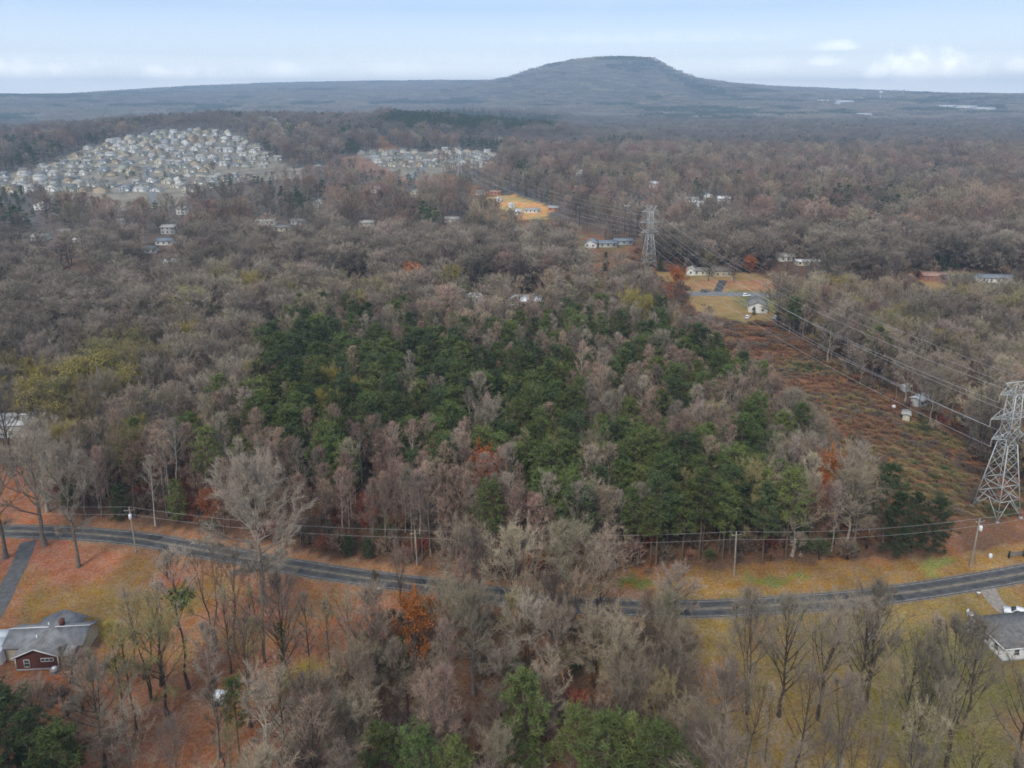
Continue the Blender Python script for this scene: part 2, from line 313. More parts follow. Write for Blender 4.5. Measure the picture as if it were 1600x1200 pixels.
# ------------------------------------------------------------------ ground: one sheet to the horizon
def build_ground():
    az = np.concatenate([np.arange(-62, 62.01, .42), np.arange(68, 297, 6.)]); az = np.radians(az); na = len(az)
    r = np.concatenate([[0, 12, 24, 34], np.geomspace(40, 800, 240), np.geomspace(805, 9450, 200), np.geomspace(9600, 9900, 3)]); nr = len(r)
    A, RR = np.meshgrid(az, r); X, Y = RR * np.sin(A), RR * np.cos(A); Z = height(X, Y); Z[RR < 478] = 0
    V = np.stack([X, Y, Z], -1).reshape(-1, 3)
    i = np.arange(nr - 1)[:, None] * na; j = np.arange(na)[None]; k = (j + 1) % na
    F = np.concatenate([np.stack([i + j, i + k, i + na + k], -1).reshape(-1, 3)[:, ::-1], np.stack([i + j, i + na + k, i + na + j], -1).reshape(-1, 3)[:, ::-1]])
    F = F[:, ::1]
    mb = MB(); mb.add(V, F)
    x, y = V[:, 0], V[:, 1]; n = len(x)
    jx = x + (vnoise(x, y, 5, 21) - .5) * 5; jy = y + (vnoise(x, y, 5, 22) - .5) * 5
    px, py = to_px(jx, jy, V[:, 2]); px = np.nan_to_num(px, nan=-1e5); py = np.nan_to_num(py, nan=-1e5)
    n1, n2, n3 = vnoise(x, y, 9, 31), vnoise(x, y, 26, 32), vnoise(x, y, 3.5, 33)
    def mix(a, b, t): return np.asarray(a)[None] * (1 - t[:, None]) + np.asarray(b)[None] * t[:, None]
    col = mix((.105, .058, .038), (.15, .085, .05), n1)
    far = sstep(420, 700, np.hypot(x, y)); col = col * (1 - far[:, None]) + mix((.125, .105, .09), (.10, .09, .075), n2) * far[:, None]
    def paint(mask, c): col[mask] = c[mask]
    leaf = mix((.300, .122, .062), (.215, .095, .046), sstep(.3, .7, n1)); olive = mix((.235, .130, .042), (.180, .120, .040), n1)
    yl = mix((0, 0, 0), (1, 1, 1), sstep(.42, .75, vnoise(x, y, 22, 41) * .7 + n1 * .3))[:, 0]
    oliveL = inside([(10, 985), (60, 915), (150, 905), (250, 930), (330, 895), (430, 915), (300, 965), (140, 1000), (40, 1000)], px, py)
    yl = np.where(oliveL, np.clip(yl + .62, 0, 1), yl * .6)
    paint(inside(YARD_L, px, py), leaf * (1 - yl[:, None]) + olive * yl[:, None])
    ring = np.zeros(n)
    for qx, qy, qr in ((123, 886, 8), (412, 942, 13), (70, 853, 8), (9, 872, 8), (262, 906, 4), (446, 1076, 8), (295, 1076, 7)):
        p = at(qx, qy, 0); ring = np.maximum(ring, 1 - sstep(qr * .35, qr, np.hypot(x - p.x, y - p.y) + (n3 - .5) * 5))
    m = ring > 0; col[m] = col[m] * (1 - .75 * ring[m, None]) + mix((.31, .115, .066), (.21, .088, .054), n3)[m] * .75 * ring[m, None]
    litter = mix((.245, .102, .050), (.150, .072, .040), n1); paint(inside(SPARSE_L, px, py), litter)
    grass = mix((.165, .140, .044), (.225, .150, .050), sstep(.35, .7, n2 * .6 + n1 * .4)); patch = sstep(.55, .8, vnoise(x, y, 12, 43) * .7 + n3 * .3)
    grass = grass * (1 - .8 * patch[:, None]) + mix((.26, .12, .062), (.24, .13, .06), n3) * .8 * patch[:, None]
    paint(inside(YARD_R, px, py), grass)
    side = inside([(900, 940), (900, 880), (1800, 780), (1800, 855), (1454, 910), (1137, 940)], px, py) & inside(YARD_R, px, py)
    dr = dist_line(x, y, ROAD)
    verge = mix((.31, .175, .055), (.25, .145, .048), n1); bank = mix((.26, .115, .045), (.20, .115, .045), sstep(.3, .7, n1))
    tb = sstep(6, 13, dr + (n2 - .5) * 6)[:, None]; paint(side, verge * (1 - tb) + bank * tb)
    for poly in ([(1160, 905), (1200, 893), (1250, 892), (1265, 902), (1230, 914), (1170, 917)], [(1425, 890), (1440, 872), (1475, 866), (1480, 880), (1455, 893)], [(965, 915), (985, 900), (1010, 902), (1000, 920)]):
        paint(inside(poly, px, py) & (n3 > .25), mix((.15, .165, .04), (.20, .19, .05), n1))
    dl = dist_line(x, y, [p[:] for p in LINE]); cor = dl + (n1 - .5) * 8 < np.where(left_of(x, y) & (y < 430), 34, 21)
    russ = mix((.225, .100, .050), (.13, .070, .040), sstep(.3, .7, n1)); gr = sstep(.5, .72, vnoise(x, y, 17, 47) * .65 + n3 * .35)[:, None]
    paint(cor & (py < 900) & (dr > 9), russ * (1 - gr * .7) + np.array((.15, .125, .05)) * gr * .7)
    paint((dr < 5.2 + (n3 - .5) * 1.6) & (px < 1000) & (px > 100), mix((.29, .145, .075), (.235, .12, .06), n1))
    gold = mix((.27, .175, .070), (.17, .155, .055), sstep(.35, .7, vnoise(x, y, 20, 51))); paint(inside(YARD_FAR, px, py) | inside(YARD_BRICK, px, py), gold)
    paint(inside([(1080, 436), (1130, 438), (1230, 440), (1300, 446), (1240, 456), (1080, 453)], px, py), mix((.30, .13, .065), (.30, .19, .08), n1))
    paint(inside(CLEARING, px, py), mix((.55, .27, .09), (.36, .27, .10), sstep(.3, .7, n2)))
    est = mix((.25, .215, .165), (.17, .155, .12), sstep(.3, .7, n1)); paint(inside(EST_A, px, py) | inside(EST_B, px, py), est)
    paint(inside([(515, 248), (560, 243), (600, 262), (640, 282), (680, 286), (680, 292), (600, 280), (540, 262)], px, py), mix((.24, .125, .085), (.20, .12, .085), n1))
    paint(inside([(180, 232), (250, 214), (300, 206), (300, 209), (250, 219), (120, 250), (60, 264), (60, 260)], px, py), mix((.40, .32, .20), (.35, .28, .18), n1))
    paint(inside([(422, 190), (432, 190), (448, 215), (470, 245), (455, 246), (436, 218)], px, py), mix((.27, .22, .15), (.22, .19, .13), n1))
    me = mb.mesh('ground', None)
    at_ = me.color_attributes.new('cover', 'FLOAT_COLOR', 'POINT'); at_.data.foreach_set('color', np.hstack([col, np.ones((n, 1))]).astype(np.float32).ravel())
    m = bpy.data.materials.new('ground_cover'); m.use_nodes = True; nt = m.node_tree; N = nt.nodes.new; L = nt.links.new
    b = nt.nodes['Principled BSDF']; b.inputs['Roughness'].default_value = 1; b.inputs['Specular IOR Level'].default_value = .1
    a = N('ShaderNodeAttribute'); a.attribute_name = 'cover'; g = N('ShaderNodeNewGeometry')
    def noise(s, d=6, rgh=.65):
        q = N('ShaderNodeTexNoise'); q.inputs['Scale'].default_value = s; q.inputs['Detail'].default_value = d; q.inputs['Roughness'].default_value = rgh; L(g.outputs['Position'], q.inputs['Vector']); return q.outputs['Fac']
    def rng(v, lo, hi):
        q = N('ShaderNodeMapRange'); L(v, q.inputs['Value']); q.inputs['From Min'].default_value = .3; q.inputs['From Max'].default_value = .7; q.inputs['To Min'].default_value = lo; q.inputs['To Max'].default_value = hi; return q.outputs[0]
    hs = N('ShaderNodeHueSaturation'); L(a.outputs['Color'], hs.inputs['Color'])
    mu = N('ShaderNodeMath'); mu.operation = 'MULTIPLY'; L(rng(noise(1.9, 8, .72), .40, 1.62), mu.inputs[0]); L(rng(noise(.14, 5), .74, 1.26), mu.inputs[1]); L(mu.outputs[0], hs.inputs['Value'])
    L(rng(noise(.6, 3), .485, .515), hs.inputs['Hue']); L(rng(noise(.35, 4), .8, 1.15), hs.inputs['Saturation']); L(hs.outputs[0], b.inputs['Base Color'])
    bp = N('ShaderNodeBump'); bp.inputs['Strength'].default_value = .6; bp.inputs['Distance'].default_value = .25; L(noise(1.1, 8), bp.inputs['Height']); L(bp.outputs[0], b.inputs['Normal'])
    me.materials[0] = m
    o = obj('ground', me); tag(o, kind='structure', label='leaf-strewn ground running out to the far hills'); return o
build_ground()

# ------------------------------------------------------------------ roads
def ribbon(P, o0, o1, z, dash=None):
    T = np.gradient(P[:, :2], axis=0); T /= np.linalg.norm(T, axis=1)[:, None]; Nn = np.stack([-T[:, 1], T[:, 0]], -1)
    a = P[:, :2] + Nn * o0; b = P[:, :2] + Nn * o1; n = len(P)
    V = np.concatenate([np.column_stack([a, np.full(n, z)]), np.column_stack([b, np.full(n, z)])])
    i = np.arange(n - 1); F = np.concatenate([np.stack([i, i + n + 1, i + 1], -1), np.stack([i, i + n, i + n + 1], -1)])
    mb = MB(); mb.add(V, F[:, ::-1] if o1 > o0 else F); return mb
def asphalt_road(name, P, w, mt, label, lines=True):
    rd = ribbon(P, -w, w, .03).build(name, mt); tag(rd, label, kind='structure')
    if lines:
        for s in (-1, 1):
            ribbon(P, s * (w - .35) - .075, s * (w - .35) + .075, .036).build('edge_line', M['paint_white'], rd)
            ribbon(P, s * .14 - .075, s * .14 + .075, .036).build('centre_line', M['paint_yellow'], rd)
    return rd
rd_ = asphalt_road('road', ROAD, 2.45, M['asphalt'], 'dark two-lane road curving across the foreground below the woods')
def strip(P, a0, a1, o0, o1, z, nm, mt, wob, seed):
    """an irregular strip of road surface or shoulder between two points along the line"""
    g = np.random.default_rng(seed); n = len(P); i0, i1 = int(a0 * (n - 1)), int(a1 * (n - 1)); Q = P[i0:i1 + 1]; T = np.gradient(Q[:, :2], axis=0); T /= np.linalg.norm(T, axis=1)[:, None]; Nn = np.stack([-T[:, 1], T[:, 0]], -1); k = len(Q)
    a = Q[:, :2] + Nn * (o0 + g.normal(size=(k, 1)) * wob[0]); b = Q[:, :2] + Nn * (o1 + g.normal(size=(k, 1)) * wob[1]); V = np.concatenate([np.column_stack([a, np.full(k, z)]), np.column_stack([b, np.full(k, z)])]); i = np.arange(k - 1)
    mb = MB(); mb.add(V, np.concatenate([np.stack([i, i + 1, i + k + 1], -1), np.stack([i, i + k + 1, i + k], -1)])); return mb.build(nm, mt, rd_)
RF = np.column_stack([np.interp(np.linspace(0, len(ROAD) - 1, 1400), np.arange(len(ROAD)), ROAD[:, k]) for k in range(3)])
for s_ in (-1, 1):
    strip(RF, 0, 1, s_ * 2.38, s_ * 2.85, .012, 'gravel_shoulder', M['shoulder'], (0, .16), 5 + s_)
    for o in (-.75, .75): strip(RF, 0, 1, s_ * 1.2 + o - .28, s_ * 1.2 + o + .28, .033, 'wheel_track', M['asphalt_worn'], (.03, .03), 9 + s_)
for q, (a0, a1, o0, o1) in enumerate(((.235, .25, .25, 2.1), (.31, .318, -2.1, -.3), (.40, .425, .3, 2.1), (.62, .64, -2.1, -.3), (.70, .706, -2.15, 2.15), (.775, .80, .3, 2.1), (.84, .845, -2.15, 2.15))): strip(RF, a0, a1, o0, o1, .0345, 'asphalt_patch', M['asphalt_patch'], (.04, .04), 20 + q)
asphalt_road('road', ROAD2, 4.2, M['asphalt_old'], 'pale grey road beyond the woods with houses along it', True)
for P, nm, mt, w, lb in ((DRIVE, 'driveway', M['drive'], 1.7, 'grey asphalt driveway from the road to the brick house'), (DRIVE2, 'driveway', M['gravel'], 1.6, 'pale gravel driveway to the white hip-roofed house')):
    tag(ribbon(P, -w, w, .018).build(nm, mt), lb, kind='structure')
dp = world_line([(1121, 459), (1123, 452), (1127, 444), (1130, 438)]); tag(ribbon(dp, -2.2, 2.2, .018).build('driveway', M['asphalt']), 'dark driveway from the pale far road to the brown-roofed house', kind='structure')

# ------------------------------------------------------------------ tree shapes
def unit(v): return v / (np.linalg.norm(v, axis=-1, keepdims=True) + 1e-9)
def bare(seed, H, cr, base, nl, r0, ntw, twl, tww, elev=(25, 70), lead=.9, nsec=5, stems=1, lean=0, droop=0, pts=False):
    """a leafless tree: trunk and limbs in one mesh, fine twigs in another"""
    rng = np.random.default_rng(seed); wood, tw = MB(), MB(); A, D, ends = [], [], []
    for st in range(stems):
        la = rng.uniform(0, 6.28); ln = (lean if stems == 1 else rng.uniform(.05, .13)) * H
        top = np.array((math.cos(la) * ln, math.sin(la) * ln, H * lead * (1 if st == 0 else rng.uniform(.8, 1)))); n = 8
        t = np.linspace(0, 1, n); wob = rng.normal(size=(n, 2)) * .0065 * H; wob[0] = 0
        path = top[None] * t[:, None] ** np.array([1.3, 1.3, 1.0])[None]; path[:, :2] += wob
        rr = r0 / math.sqrt(stems) * (1 - t) ** .8 * .92 + r0 * .05; rr[0] *= 1.6
        wood.tube(path, rr, 6)
        cz = H * (base + 1) / 2; ch = H * (1 - base) / 2
        for i in range(nl // stems):
            tt = base * .92 + (1 - base * .92) * ((i + rng.uniform(.1, .9)) / (nl // stems)) ** .85 / max(lead, .01) * lead; tt = min(tt, .985)
            k = tt * (n - 1); i0 = min(int(k), n - 2); p = path[i0] + (path[i0 + 1] - path[i0]) * (k - i0); rad = np.interp(tt, t, rr)
            azm = i * 2.4 + rng.uniform(-.5, .5) + st * 2; e = R(elev[0] + (elev[1] - elev[0]) * ((tt - base) / (1 - base + 1e-6)) + rng.uniform(-10, 10))
            d = np.array((math.cos(azm) * math.cos(e), math.sin(azm) * math.cos(e), math.sin(e)))
            q = (p - np.array((0, 0, cz))) / np.array((cr, cr, ch)); dd = d / np.array((cr, cr, ch)); a_ = dd @ dd; b_ = q @ dd; c_ = q @ q - 1
            disc = b_ * b_ - a_ * c_; Ln = (-b_ + math.sqrt(disc)) / a_ if disc > 0 else cr * .5
            Ln = max(Ln, cr * .25) * rng.uniform(.78, 1.06)
            s = np.linspace(0, 1, 5); lp = p + d * Ln * s[:, None] + np.array((0, 0, 1)) * ((.16 - droop) * Ln * s ** 2)[:, None] + rng.normal(size=(5, 3)) * .03 * Ln * s[:, None]
            lr = np.maximum(min(rad * .62, .045 * Ln + .01) * (1 - s * .88), .018); wood.tube(lp, lr, 4 if Ln > 3 else 3)
            ld = unit(np.gradient(lp, axis=0))
            for j in range(nsec):
                u = rng.uniform(.22, 1.0); k2 = u * 4; j0 = min(int(k2), 3); sp = lp[j0] + (lp[j0 + 1] - lp[j0]) * (k2 - j0)
                sd_ = unit(ld[j0] + rng.normal(size=3) * .55 + np.array((0, 0, .18 - droop))); sl = Ln * rng.uniform(.22, .42) * (1.25 - .5 * u)
                s2 = np.linspace(0, 1, 3); spth = sp + sd_ * sl * s2[:, None] + np.array((0, 0, 1)) * (.1 * sl * s2 ** 2)[:, None]
                wood.tube(spth, np.array((1, .6, .25)) * max(.022, lr[j0] * .5), 3)
                f = rng.uniform(.1, 1.0, ntw); A.append(sp + sd_ * sl * f[:, None] + np.array((0, 0, 1)) * (.1 * sl * f ** 2)[:, None])
                D.append(unit(sd_ + rng.normal(size=(ntw, 3)) * .6 + np.array((0, 0, .25 - droop)) + unit(sp - np.array((0, 0, cz * .8))) * .35) * (twl * rng.uniform(.5, 1.25, ntw))[:, None])
            f = rng.uniform(.55, 1, ntw); A.append(lp[3] + (lp[4] - lp[3]) * (f * 2 - 1)[:, None]); D.append(unit(ld[3] + rng.normal(size=(ntw, 3)) * .55) * (twl * rng.uniform(.6, 1.3, ntw))[:, None])
    A, D = np.vstack(A), np.vstack(D); tw.spikes(A, D, tww, rng)
    m = len(A); k = rng.random(m) < .7; tw.spikes((A + D * .45)[k], unit(D + rng.normal(size=D.shape) * np.linalg.norm(D, axis=1)[:, None] * .55)[k] * (np.linalg.norm(D, axis=1) * .55)[k][:, None], tww * .8, rng)
    if pts: return wood, tw, A + D * .7
    return wood, tw
def leafy(seed, pts, n, size):
    """loose leaf-sized faces hung about the twig ends"""
    rng = np.random.default_rng(seed); mb = MB(); i = rng.integers(0, len(pts), n); P = pts[i] + rng.normal(size=(n, 3)) * .35
    a, b = unit(rng.normal(size=(n, 3))), unit(rng.normal(size=(n, 3))); s = size * rng.uniform(.6, 1.3, (n, 1))
    V = np.stack([P, P + a * s, P + (a + b) * s * .6], 1).reshape(-1, 3); mb.add(V, np.arange(3 * n).reshape(-1, 3)); return mb
def pine(seed, H, cr, base, nwh, per, ncl, nn, nl=.75, nw=.16, conic=.5, flat=.3):
    """a pine: bare lower stem, whorls of limbs carrying tufts of needles"""
    rng = np.random.default_rng(seed); wood, ndl = MB(), MB(); n = 7; t = np.linspace(0, 1, n)
    path = np.column_stack([rng.normal(size=n) * .012 * H * t, rng.normal(size=n) * .012 * H * t, H * .97 * t]); wood.tube(path, .012 * H * (1 - t * .9) + .02, 5)
    A, D = [], []
    for w in range(nwh):
        f = (w + rng.uniform(.1, .9)) / nwh; tt = base + (1 - base) * f; p = np.array([np.interp(tt, t, path[:, k]) for k in range(3)])
        shape = (1 - conic) * math.sqrt(max(0, 1 - (2 * f - .75) ** 2 * .62)) + conic * (1 - f) ; L0 = cr * max(.16, shape)
        for q in range(per):
            azm = w * 1.1 + q * 6.283 / per + rng.uniform(-.5, .5); e = R(rng.uniform(-8, 22) + 40 * f ** 2); L = L0 * rng.uniform(.55, 1.12)
            d = np.array((math.cos(azm) * math.cos(e), math.sin(azm) * math.cos(e), math.sin(e))); s = np.linspace(0, 1, 3)
            lp = p + d * L * s[:, None] + np.array((0, 0, 1)) * (.12 * L * s ** 2)[:, None]; wood.tube(lp, np.array((.05, .035, .012)) * max(1, L / 3), 3)
            for c in range(ncl):
                u = 1 - .62 * rng.random() ** 1.3; cp = p + d * L * u + np.array((0, 0, .12 * L * u * u)) + rng.normal(size=3) * np.array((.22, .22, .10)) * L * .55
                dirs = unit(rng.normal(size=(nn, 3)) * np.array((1, 1, .62)) + np.array((0, 0, .35)) + d * .35); A.append(np.repeat(cp[None], nn, 0) + dirs * .05 + rng.normal(size=(nn, 3)) * .12); D.append(dirs * (nl * rng.uniform(.6, 1.2, nn))[:, None])
    ndl.spikes(np.vstack(A), np.vstack(D), nw, rng); return wood, ndl
def dome(seed, H, cr, base, n, size, wid, trunk=True, sides=3):
    """the same bare tree as seen from far: short twig sprays through the crown"""
    rng = np.random.default_rng(seed); wood, tw = MB(), MB()
    wood.tube([(0, 0, 0), (rng.normal() * .2, rng.normal() * .2, H * base), (0, 0, H * .85)], (.28, .22, .05), sides)
    cz, ch = H * (1 + base) / 2, H * (1 - base) / 2
    for q in range(4 if trunk else 0):
        a = q * 1.57 + rng.uniform(-.4, .4); wood.tube([(0, 0, H * (base + .05 * q)), (math.cos(a) * cr * .6, math.sin(a) * cr * .6, H * .78)], (.12, .04), 3)
    d = unit(rng.normal(size=(n, 3))); d[:, 2] = np.where(d[:, 2] < -.35, -d[:, 2], d[:, 2]); rr = rng.uniform(.45, 1, n) ** .55
    lump = 1 + .22 * np.sin(d[:, 0] * 5 + seed) * np.cos(d[:, 1] * 4 + seed * 2)
    P = d * (rr * lump)[:, None] * np.array((cr, cr, ch)) + np.array((0, 0, cz))
    out = unit(d * np.array((1, 1, .7)) + np.array((0, 0, .55)) + rng.normal(size=(n, 3)) * .45); ln = size * rng.uniform(.6, 1.3, n)
    tw.spikes(P - out * ln[:, None] * .5, out * ln[:, None], wid, rng); return wood, tw

SHAPES = {}          # kind -> list of (wood, crown)
S = SHAPES
S['oak'] = [bare(1, 31, 11, .27, 28, .58, 62, 1.45, .040, (8, 72), .8, 10), bare(2, 28, 8.5, .30, 22, .5, 36, 1.4, .040, (25, 74), .82, 8), bare(3, 25, 7, .34, 22, .42, 34, 1.3, .040, (25, 74), .85, 8)]
S['slim'] = [bare(10 + i, 19 + i % 3, 1.65 + .35 * (i % 3), .32 + .07 * (i % 3), 24, .16, 11, 1.05, .036, (42, 74), .97, 5, lean=.02 * (i % 3)) for i in range(6)]
S['open'] = [bare(64 + i, 20 + i, 4.0 + .4 * i, .34, 17, .24, 11, 1.2, .034, (46, 80), .9, 6, stems=(1, 2, 1, 1)[i], lean=.03 * i) for i in range(4)]
S['round'] = [bare(20 + i, 16 + i, 4.6 + .5 * i, .28, 22, .27, 26, 1.2, .040, (22, 75), .78, 7) for i in range(4)]
S['vase'] = [bare(30 + i, 22, 4.8 + .4 * i, .22, 24, .29, 26, 1.25, .036, (50, 80), .88, 8, stems=(1, 3, 2, 1)[i]) for i in range(4)]
S['multi'] = [bare(36 + i, 11, 2.6, .2, 16, .22, 16, 1.0, .04, (50, 80), .9, 5, stems=4) for i in range(2)]
S['pine'] = [pine(40 + i, 19 + i % 3, 3.7 + .35 * (i % 3), .42 + .07 * (i % 3), 10, 6, 6, 11, .72, .13, .08 + .12 * (i % 2)) for i in range(5)]
S['cedar'] = [pine(50 + i, 12 + 2 * i, 2.8, .06, 15, 6, 4, 11, .65, .15, .6) for i in range(3)]
S['bushy'] = [pine(54 + i, 12 + 2 * i, 3.5, .05, 11, 7, 6, 11, .65, .14, .08) for i in range(3)]
S['sapling'] = [bare(60 + i, 8 + i, 1.8, .25, 14, .09, 12, .9, .038, (35, 65), .95, 4) for i in range(3)]
FARS = dict(dome=[bare(170 + i, 17 + 1.5 * i, 6.2 + .8 * i, .26, 20, .42, 13, 1.9, .105, (20, 76), .78, 6) for i in range(6)], fpine=[pine(80 + i, 17, 4.4, .25, 6, 5, 4, 8, 1.2, .36, .15) for i in range(3)],
            lod=[dome(90 + i, 16 + 1.6 * i, 7.0 + .9 * i, .20, 240, 2.4, .36, False) for i in range(4)])
def join(a, b, mats, name):
    mb = MB(); mb.merge(a, 0); mb.merge(b, 1); return mb.mesh(name, mats)
_mc = {}
def tree_meshes(kind, i, bark, crown, cmats):
    key = (kind, i, bark, crown)
    if key not in _mc:
        w, c = S[kind][i]; _mc[key] = (w.mesh('trunk', BARK[bark]), c.mesh('crown', cmats[crown]))
    return _mc[key]
def plant(name, kind, i, bark, crown, loc, rz, sc, label, cat, group=None):
    cm = NEED if crown in NEED and kind in ('pine', 'cedar', 'bushy') else TWIG
    tm, cmh = tree_meshes(kind, i, bark, crown, cm); t = thing(name, label, cat, loc, rz, group); t.scale = sc if isinstance(sc, tuple) else (sc,) * 3
    obj('trunk', tm, t); obj('crown', cmh, t); return t

# ------------------------------------------------------------------ scattered masses (geometry nodes): the woods beyond the trees built one by one
def proto_collection(name, meshes):
    c = bpy.data.collections.new(name)
    for i, me in enumerate(meshes): c.objects.link(bpy.data.objects.new('%s_%02d' % (name, i), me))
    return c
def scatter(name, label, P, rot, scl, idx, coll):
    me = bpy.data.meshes.new(name); n = len(P); me.vertices.add(n); me.vertices.foreach_set('co', np.asarray(P, np.float32).ravel())
    a = me.attributes.new('turn', 'FLOAT_VECTOR', 'POINT'); a.data.foreach_set('vector', np.asarray(rot, np.float32).ravel())
    a = me.attributes.new('size', 'FLOAT_VECTOR', 'POINT'); a.data.foreach_set('vector', np.asarray(scl, np.float32).ravel())
    a = me.attributes.new('which', 'INT', 'POINT'); a.data.foreach_set('value', np.asarray(idx, np.int32))
    o = obj(name, me); tag(o, label, kind='stuff')
    g = bpy.data.node_groups.new(name, 'GeometryNodeTree'); g.interface.new_socket('Geometry', in_out='INPUT', socket_type='NodeSocketGeometry'); g.interface.new_socket('Geometry', in_out='OUTPUT', socket_type='NodeSocketGeometry')
    N, L = g.nodes.new, g.links.new; gi, go = N('NodeGroupInput'), N('NodeGroupOutput'); ip = N('GeometryNodeInstanceOnPoints'); ci = N('GeometryNodeCollectionInfo')
    ci.inputs['Collection'].default_value = coll; ci.inputs['Separate Children'].default_value = True; ci.inputs['Reset Children'].default_value = True
    ip.inputs['Pick Instance'].default_value = True
    def attr(nm, ty):
        q = N('GeometryNodeInputNamedAttribute'); q.data_type = ty; q.inputs['Name'].default_value = nm; return q.outputs['Attribute']
    L(gi.outputs[0], ip.inputs['Points']); L(ci.outputs[0], ip.inputs['Instance']); L(attr('which', 'INT'), ip.inputs['Instance Index']); L(attr('turn', 'FLOAT_VECTOR'), ip.inputs['Rotation']); L(attr('size', 'FLOAT_VECTOR'), ip.inputs['Scale']); L(ip.outputs[0], go.inputs[0])
    md = o.modifiers.new('spread', 'NODES'); md.node_group = g; return o

# species by where the crowns stand (surveyed from the photograph, 50 x 40 pixel cells from y = 440)
SPECIES = [a + b for a, b in (
    ('ggggggtttttttgtt', 'nnnnnnnntttttttt'), ('gggggttttmmmmnmn', 'mmmnnnnnnnnttttt'), ('gggyytttpppppmmm', 'mmmmmppnnnnntttt'), ('ttyyytttpppppppm', 'pppmkkmmkknnnttt'),
    ('tttyttnppppppppp', 'ppknkmmkknnntttn'), ('ttttnnnmmpmpppmp', 'pppmmmnmmttntttn'), ('tnnnkkkkkmmkkmmm', 'pppppmmpmttntnnn'), ('tttnnmkkkkkkkkkk', 'mmppppppntttnntn'),
    ('nnnnmmmkkkkkkkkk', 'kmmnppppmnntmnnn'), ('nmnmmmnkkkkkkkkk', 'kktnnpppppntpmnn'), ('nnnnnnnkkkkkkkkk', 'tnnnnpppppntppnn'), ('nnnnnnnnnnnnnntt', 'tntnnnnnnntnnnnn'),
    ('nnnnnnnnnnnntttt', 'ttttnnnnnntnnnnn'), ('nnnnnnnnnnntttnt', 'ttnttnnnnntnnnnn'), ('nnnnnnnnnnntkktt', 'tttttnnnnntnnnnn'), ('nnnnnnnnnntkkkkn', 'tttntttnnntnnnnn'),
    ('nnnnnnnnnntkkknn', 'nnntnntnnntnnnnn'), ('pnnnnnynntkknnnn', 'nnnnnntnnntnnnnn'), ('ppnnnnnnntkkknnn', 'nnnnnttnnntnnnnn'))]
rs = np.random.default_rng(7)
def grid(x0, x1, y0, y1, s):
    gx, gy = np.meshgrid(np.arange(x0, x1, s), np.arange(y0, y1, s)); gx = gx + rs.uniform(-.42, .42, gx.shape) * s; gy = gy + rs.uniform(-.42, .42, gy.shape) * s
    return gx.ravel(), gy.ravel()
HOUSE_SPOTS = []      # (x, y, clear radius) filled by the buildings below

# ------------------------------------------------------------------ buildings
def gnd(p): return Vector((p[0], p[1], float(height(p[0], p[1])) if math.hypot(p[0], p[1]) > 478 else 0.0))
def walls_gable(mb, x0, x1, y0, y1, h, rh, axis='x', m=0):
    """four walls with gable ends; axis is the ridge's direction"""
    if axis == 'x':
        ym = (y0 + y1) / 2; v = [(x0, y0, 0), (x1, y0, 0), (x1, y1, 0), (x0, y1, 0), (x0, y0, h), (x1, y0, h), (x1, y1, h), (x0, y1, h), (x0, ym, h + rh), (x1, ym, h + rh)]
        q = [(0, 1, 5, 4), (2, 3, 7, 6), (1, 2, 6, 9, 5), (3, 0, 4, 8, 7)]
    else:
        xm = (x0 + x1) / 2; v = [(x0, y0, 0), (x1, y0, 0), (x1, y1, 0), (x0, y1, 0), (x0, y0, h), (x1, y0, h), (x1, y1, h), (x0, y1, h), (xm, y0, h + rh), (xm, y1, h + rh)]
        q = [(0, 1, 5, 8, 4), (2, 3, 7, 9, 6), (1, 2, 6, 5), (3, 0, 4, 7)]
    mb.quads(v, q, m)
def roof_gable(mb, x0, x1, y0, y1, h, rh, axis='x', ov=.45, th=.16, m=0):
    for s in (-1, 1):
        if axis == 'x':
            ym = (y0 + y1) / 2; hw = (y1 - y0) / 2; sl = rh / hw; e = s * (hw + ov)
            a = [(x0 - ov, ym, h + rh + .02), (x1 + ov, ym, h + rh + .02), (x1 + ov, ym + e, h - sl * ov + .02), (x0 - ov, ym + e, h - sl * ov + .02)]
        else:
            xm = (x0 + x1) / 2; hw = (x1 - x0) / 2; sl = rh / hw; e = s * (hw + ov)
            a = [(xm, y0 - ov, h + rh + .02), (xm, y1 + ov, h + rh + .02), (xm + e, y1 + ov, h - sl * ov + .02), (xm + e, y0 - ov, h - sl * ov + .02)]
        v = a + [(p[0], p[1], p[2] + th) for p in a]
        mb.quads(v, [(0, 1, 2, 3), (7, 6, 5, 4), (0, 4, 5, 1), (1, 5, 6, 2), (2, 6, 7, 3), (3, 7, 4, 0)], m)
def window(parent, x, z, w, h, y=None, xface=None, fr='trim', sub=True):
    """a framed window on a front wall (y) or an end wall (xface, with x then running along y)"""
    f, p = MB(), MB(); t = .07
    def bx(mb, a0, z0, a1, z1, o0, o1):
        if xface is None: mb.box(a0, y - o1, z0, a1, y - o0, z1)
        else:
            s = 1 if xface > 0 else -1; lo, hi = sorted((xface + s * o0, xface + s * o1)); mb.box(lo, a0, z0, hi, a1, z1)
    bx(f, x - w / 2 - t, z - t, x - w / 2, z + h + t, .004, .07); bx(f, x + w / 2, z - t, x + w / 2 + t, z + h + t, .004, .07)
    bx(f, x - w / 2, z - t, x + w / 2, z, .004, .07); bx(f, x - w / 2, z + h, x + w / 2, z + h + t, .004, .07); bx(f, x - w / 2, z + h / 2 - .02, x + w / 2, z + h / 2 + .02, .03, .06)
    fo = f.build('window', M[fr], parent); bx(p, x - w / 2, z, x + w / 2, z + h, .006, .025); p.build('pane', M['glass'], fo)
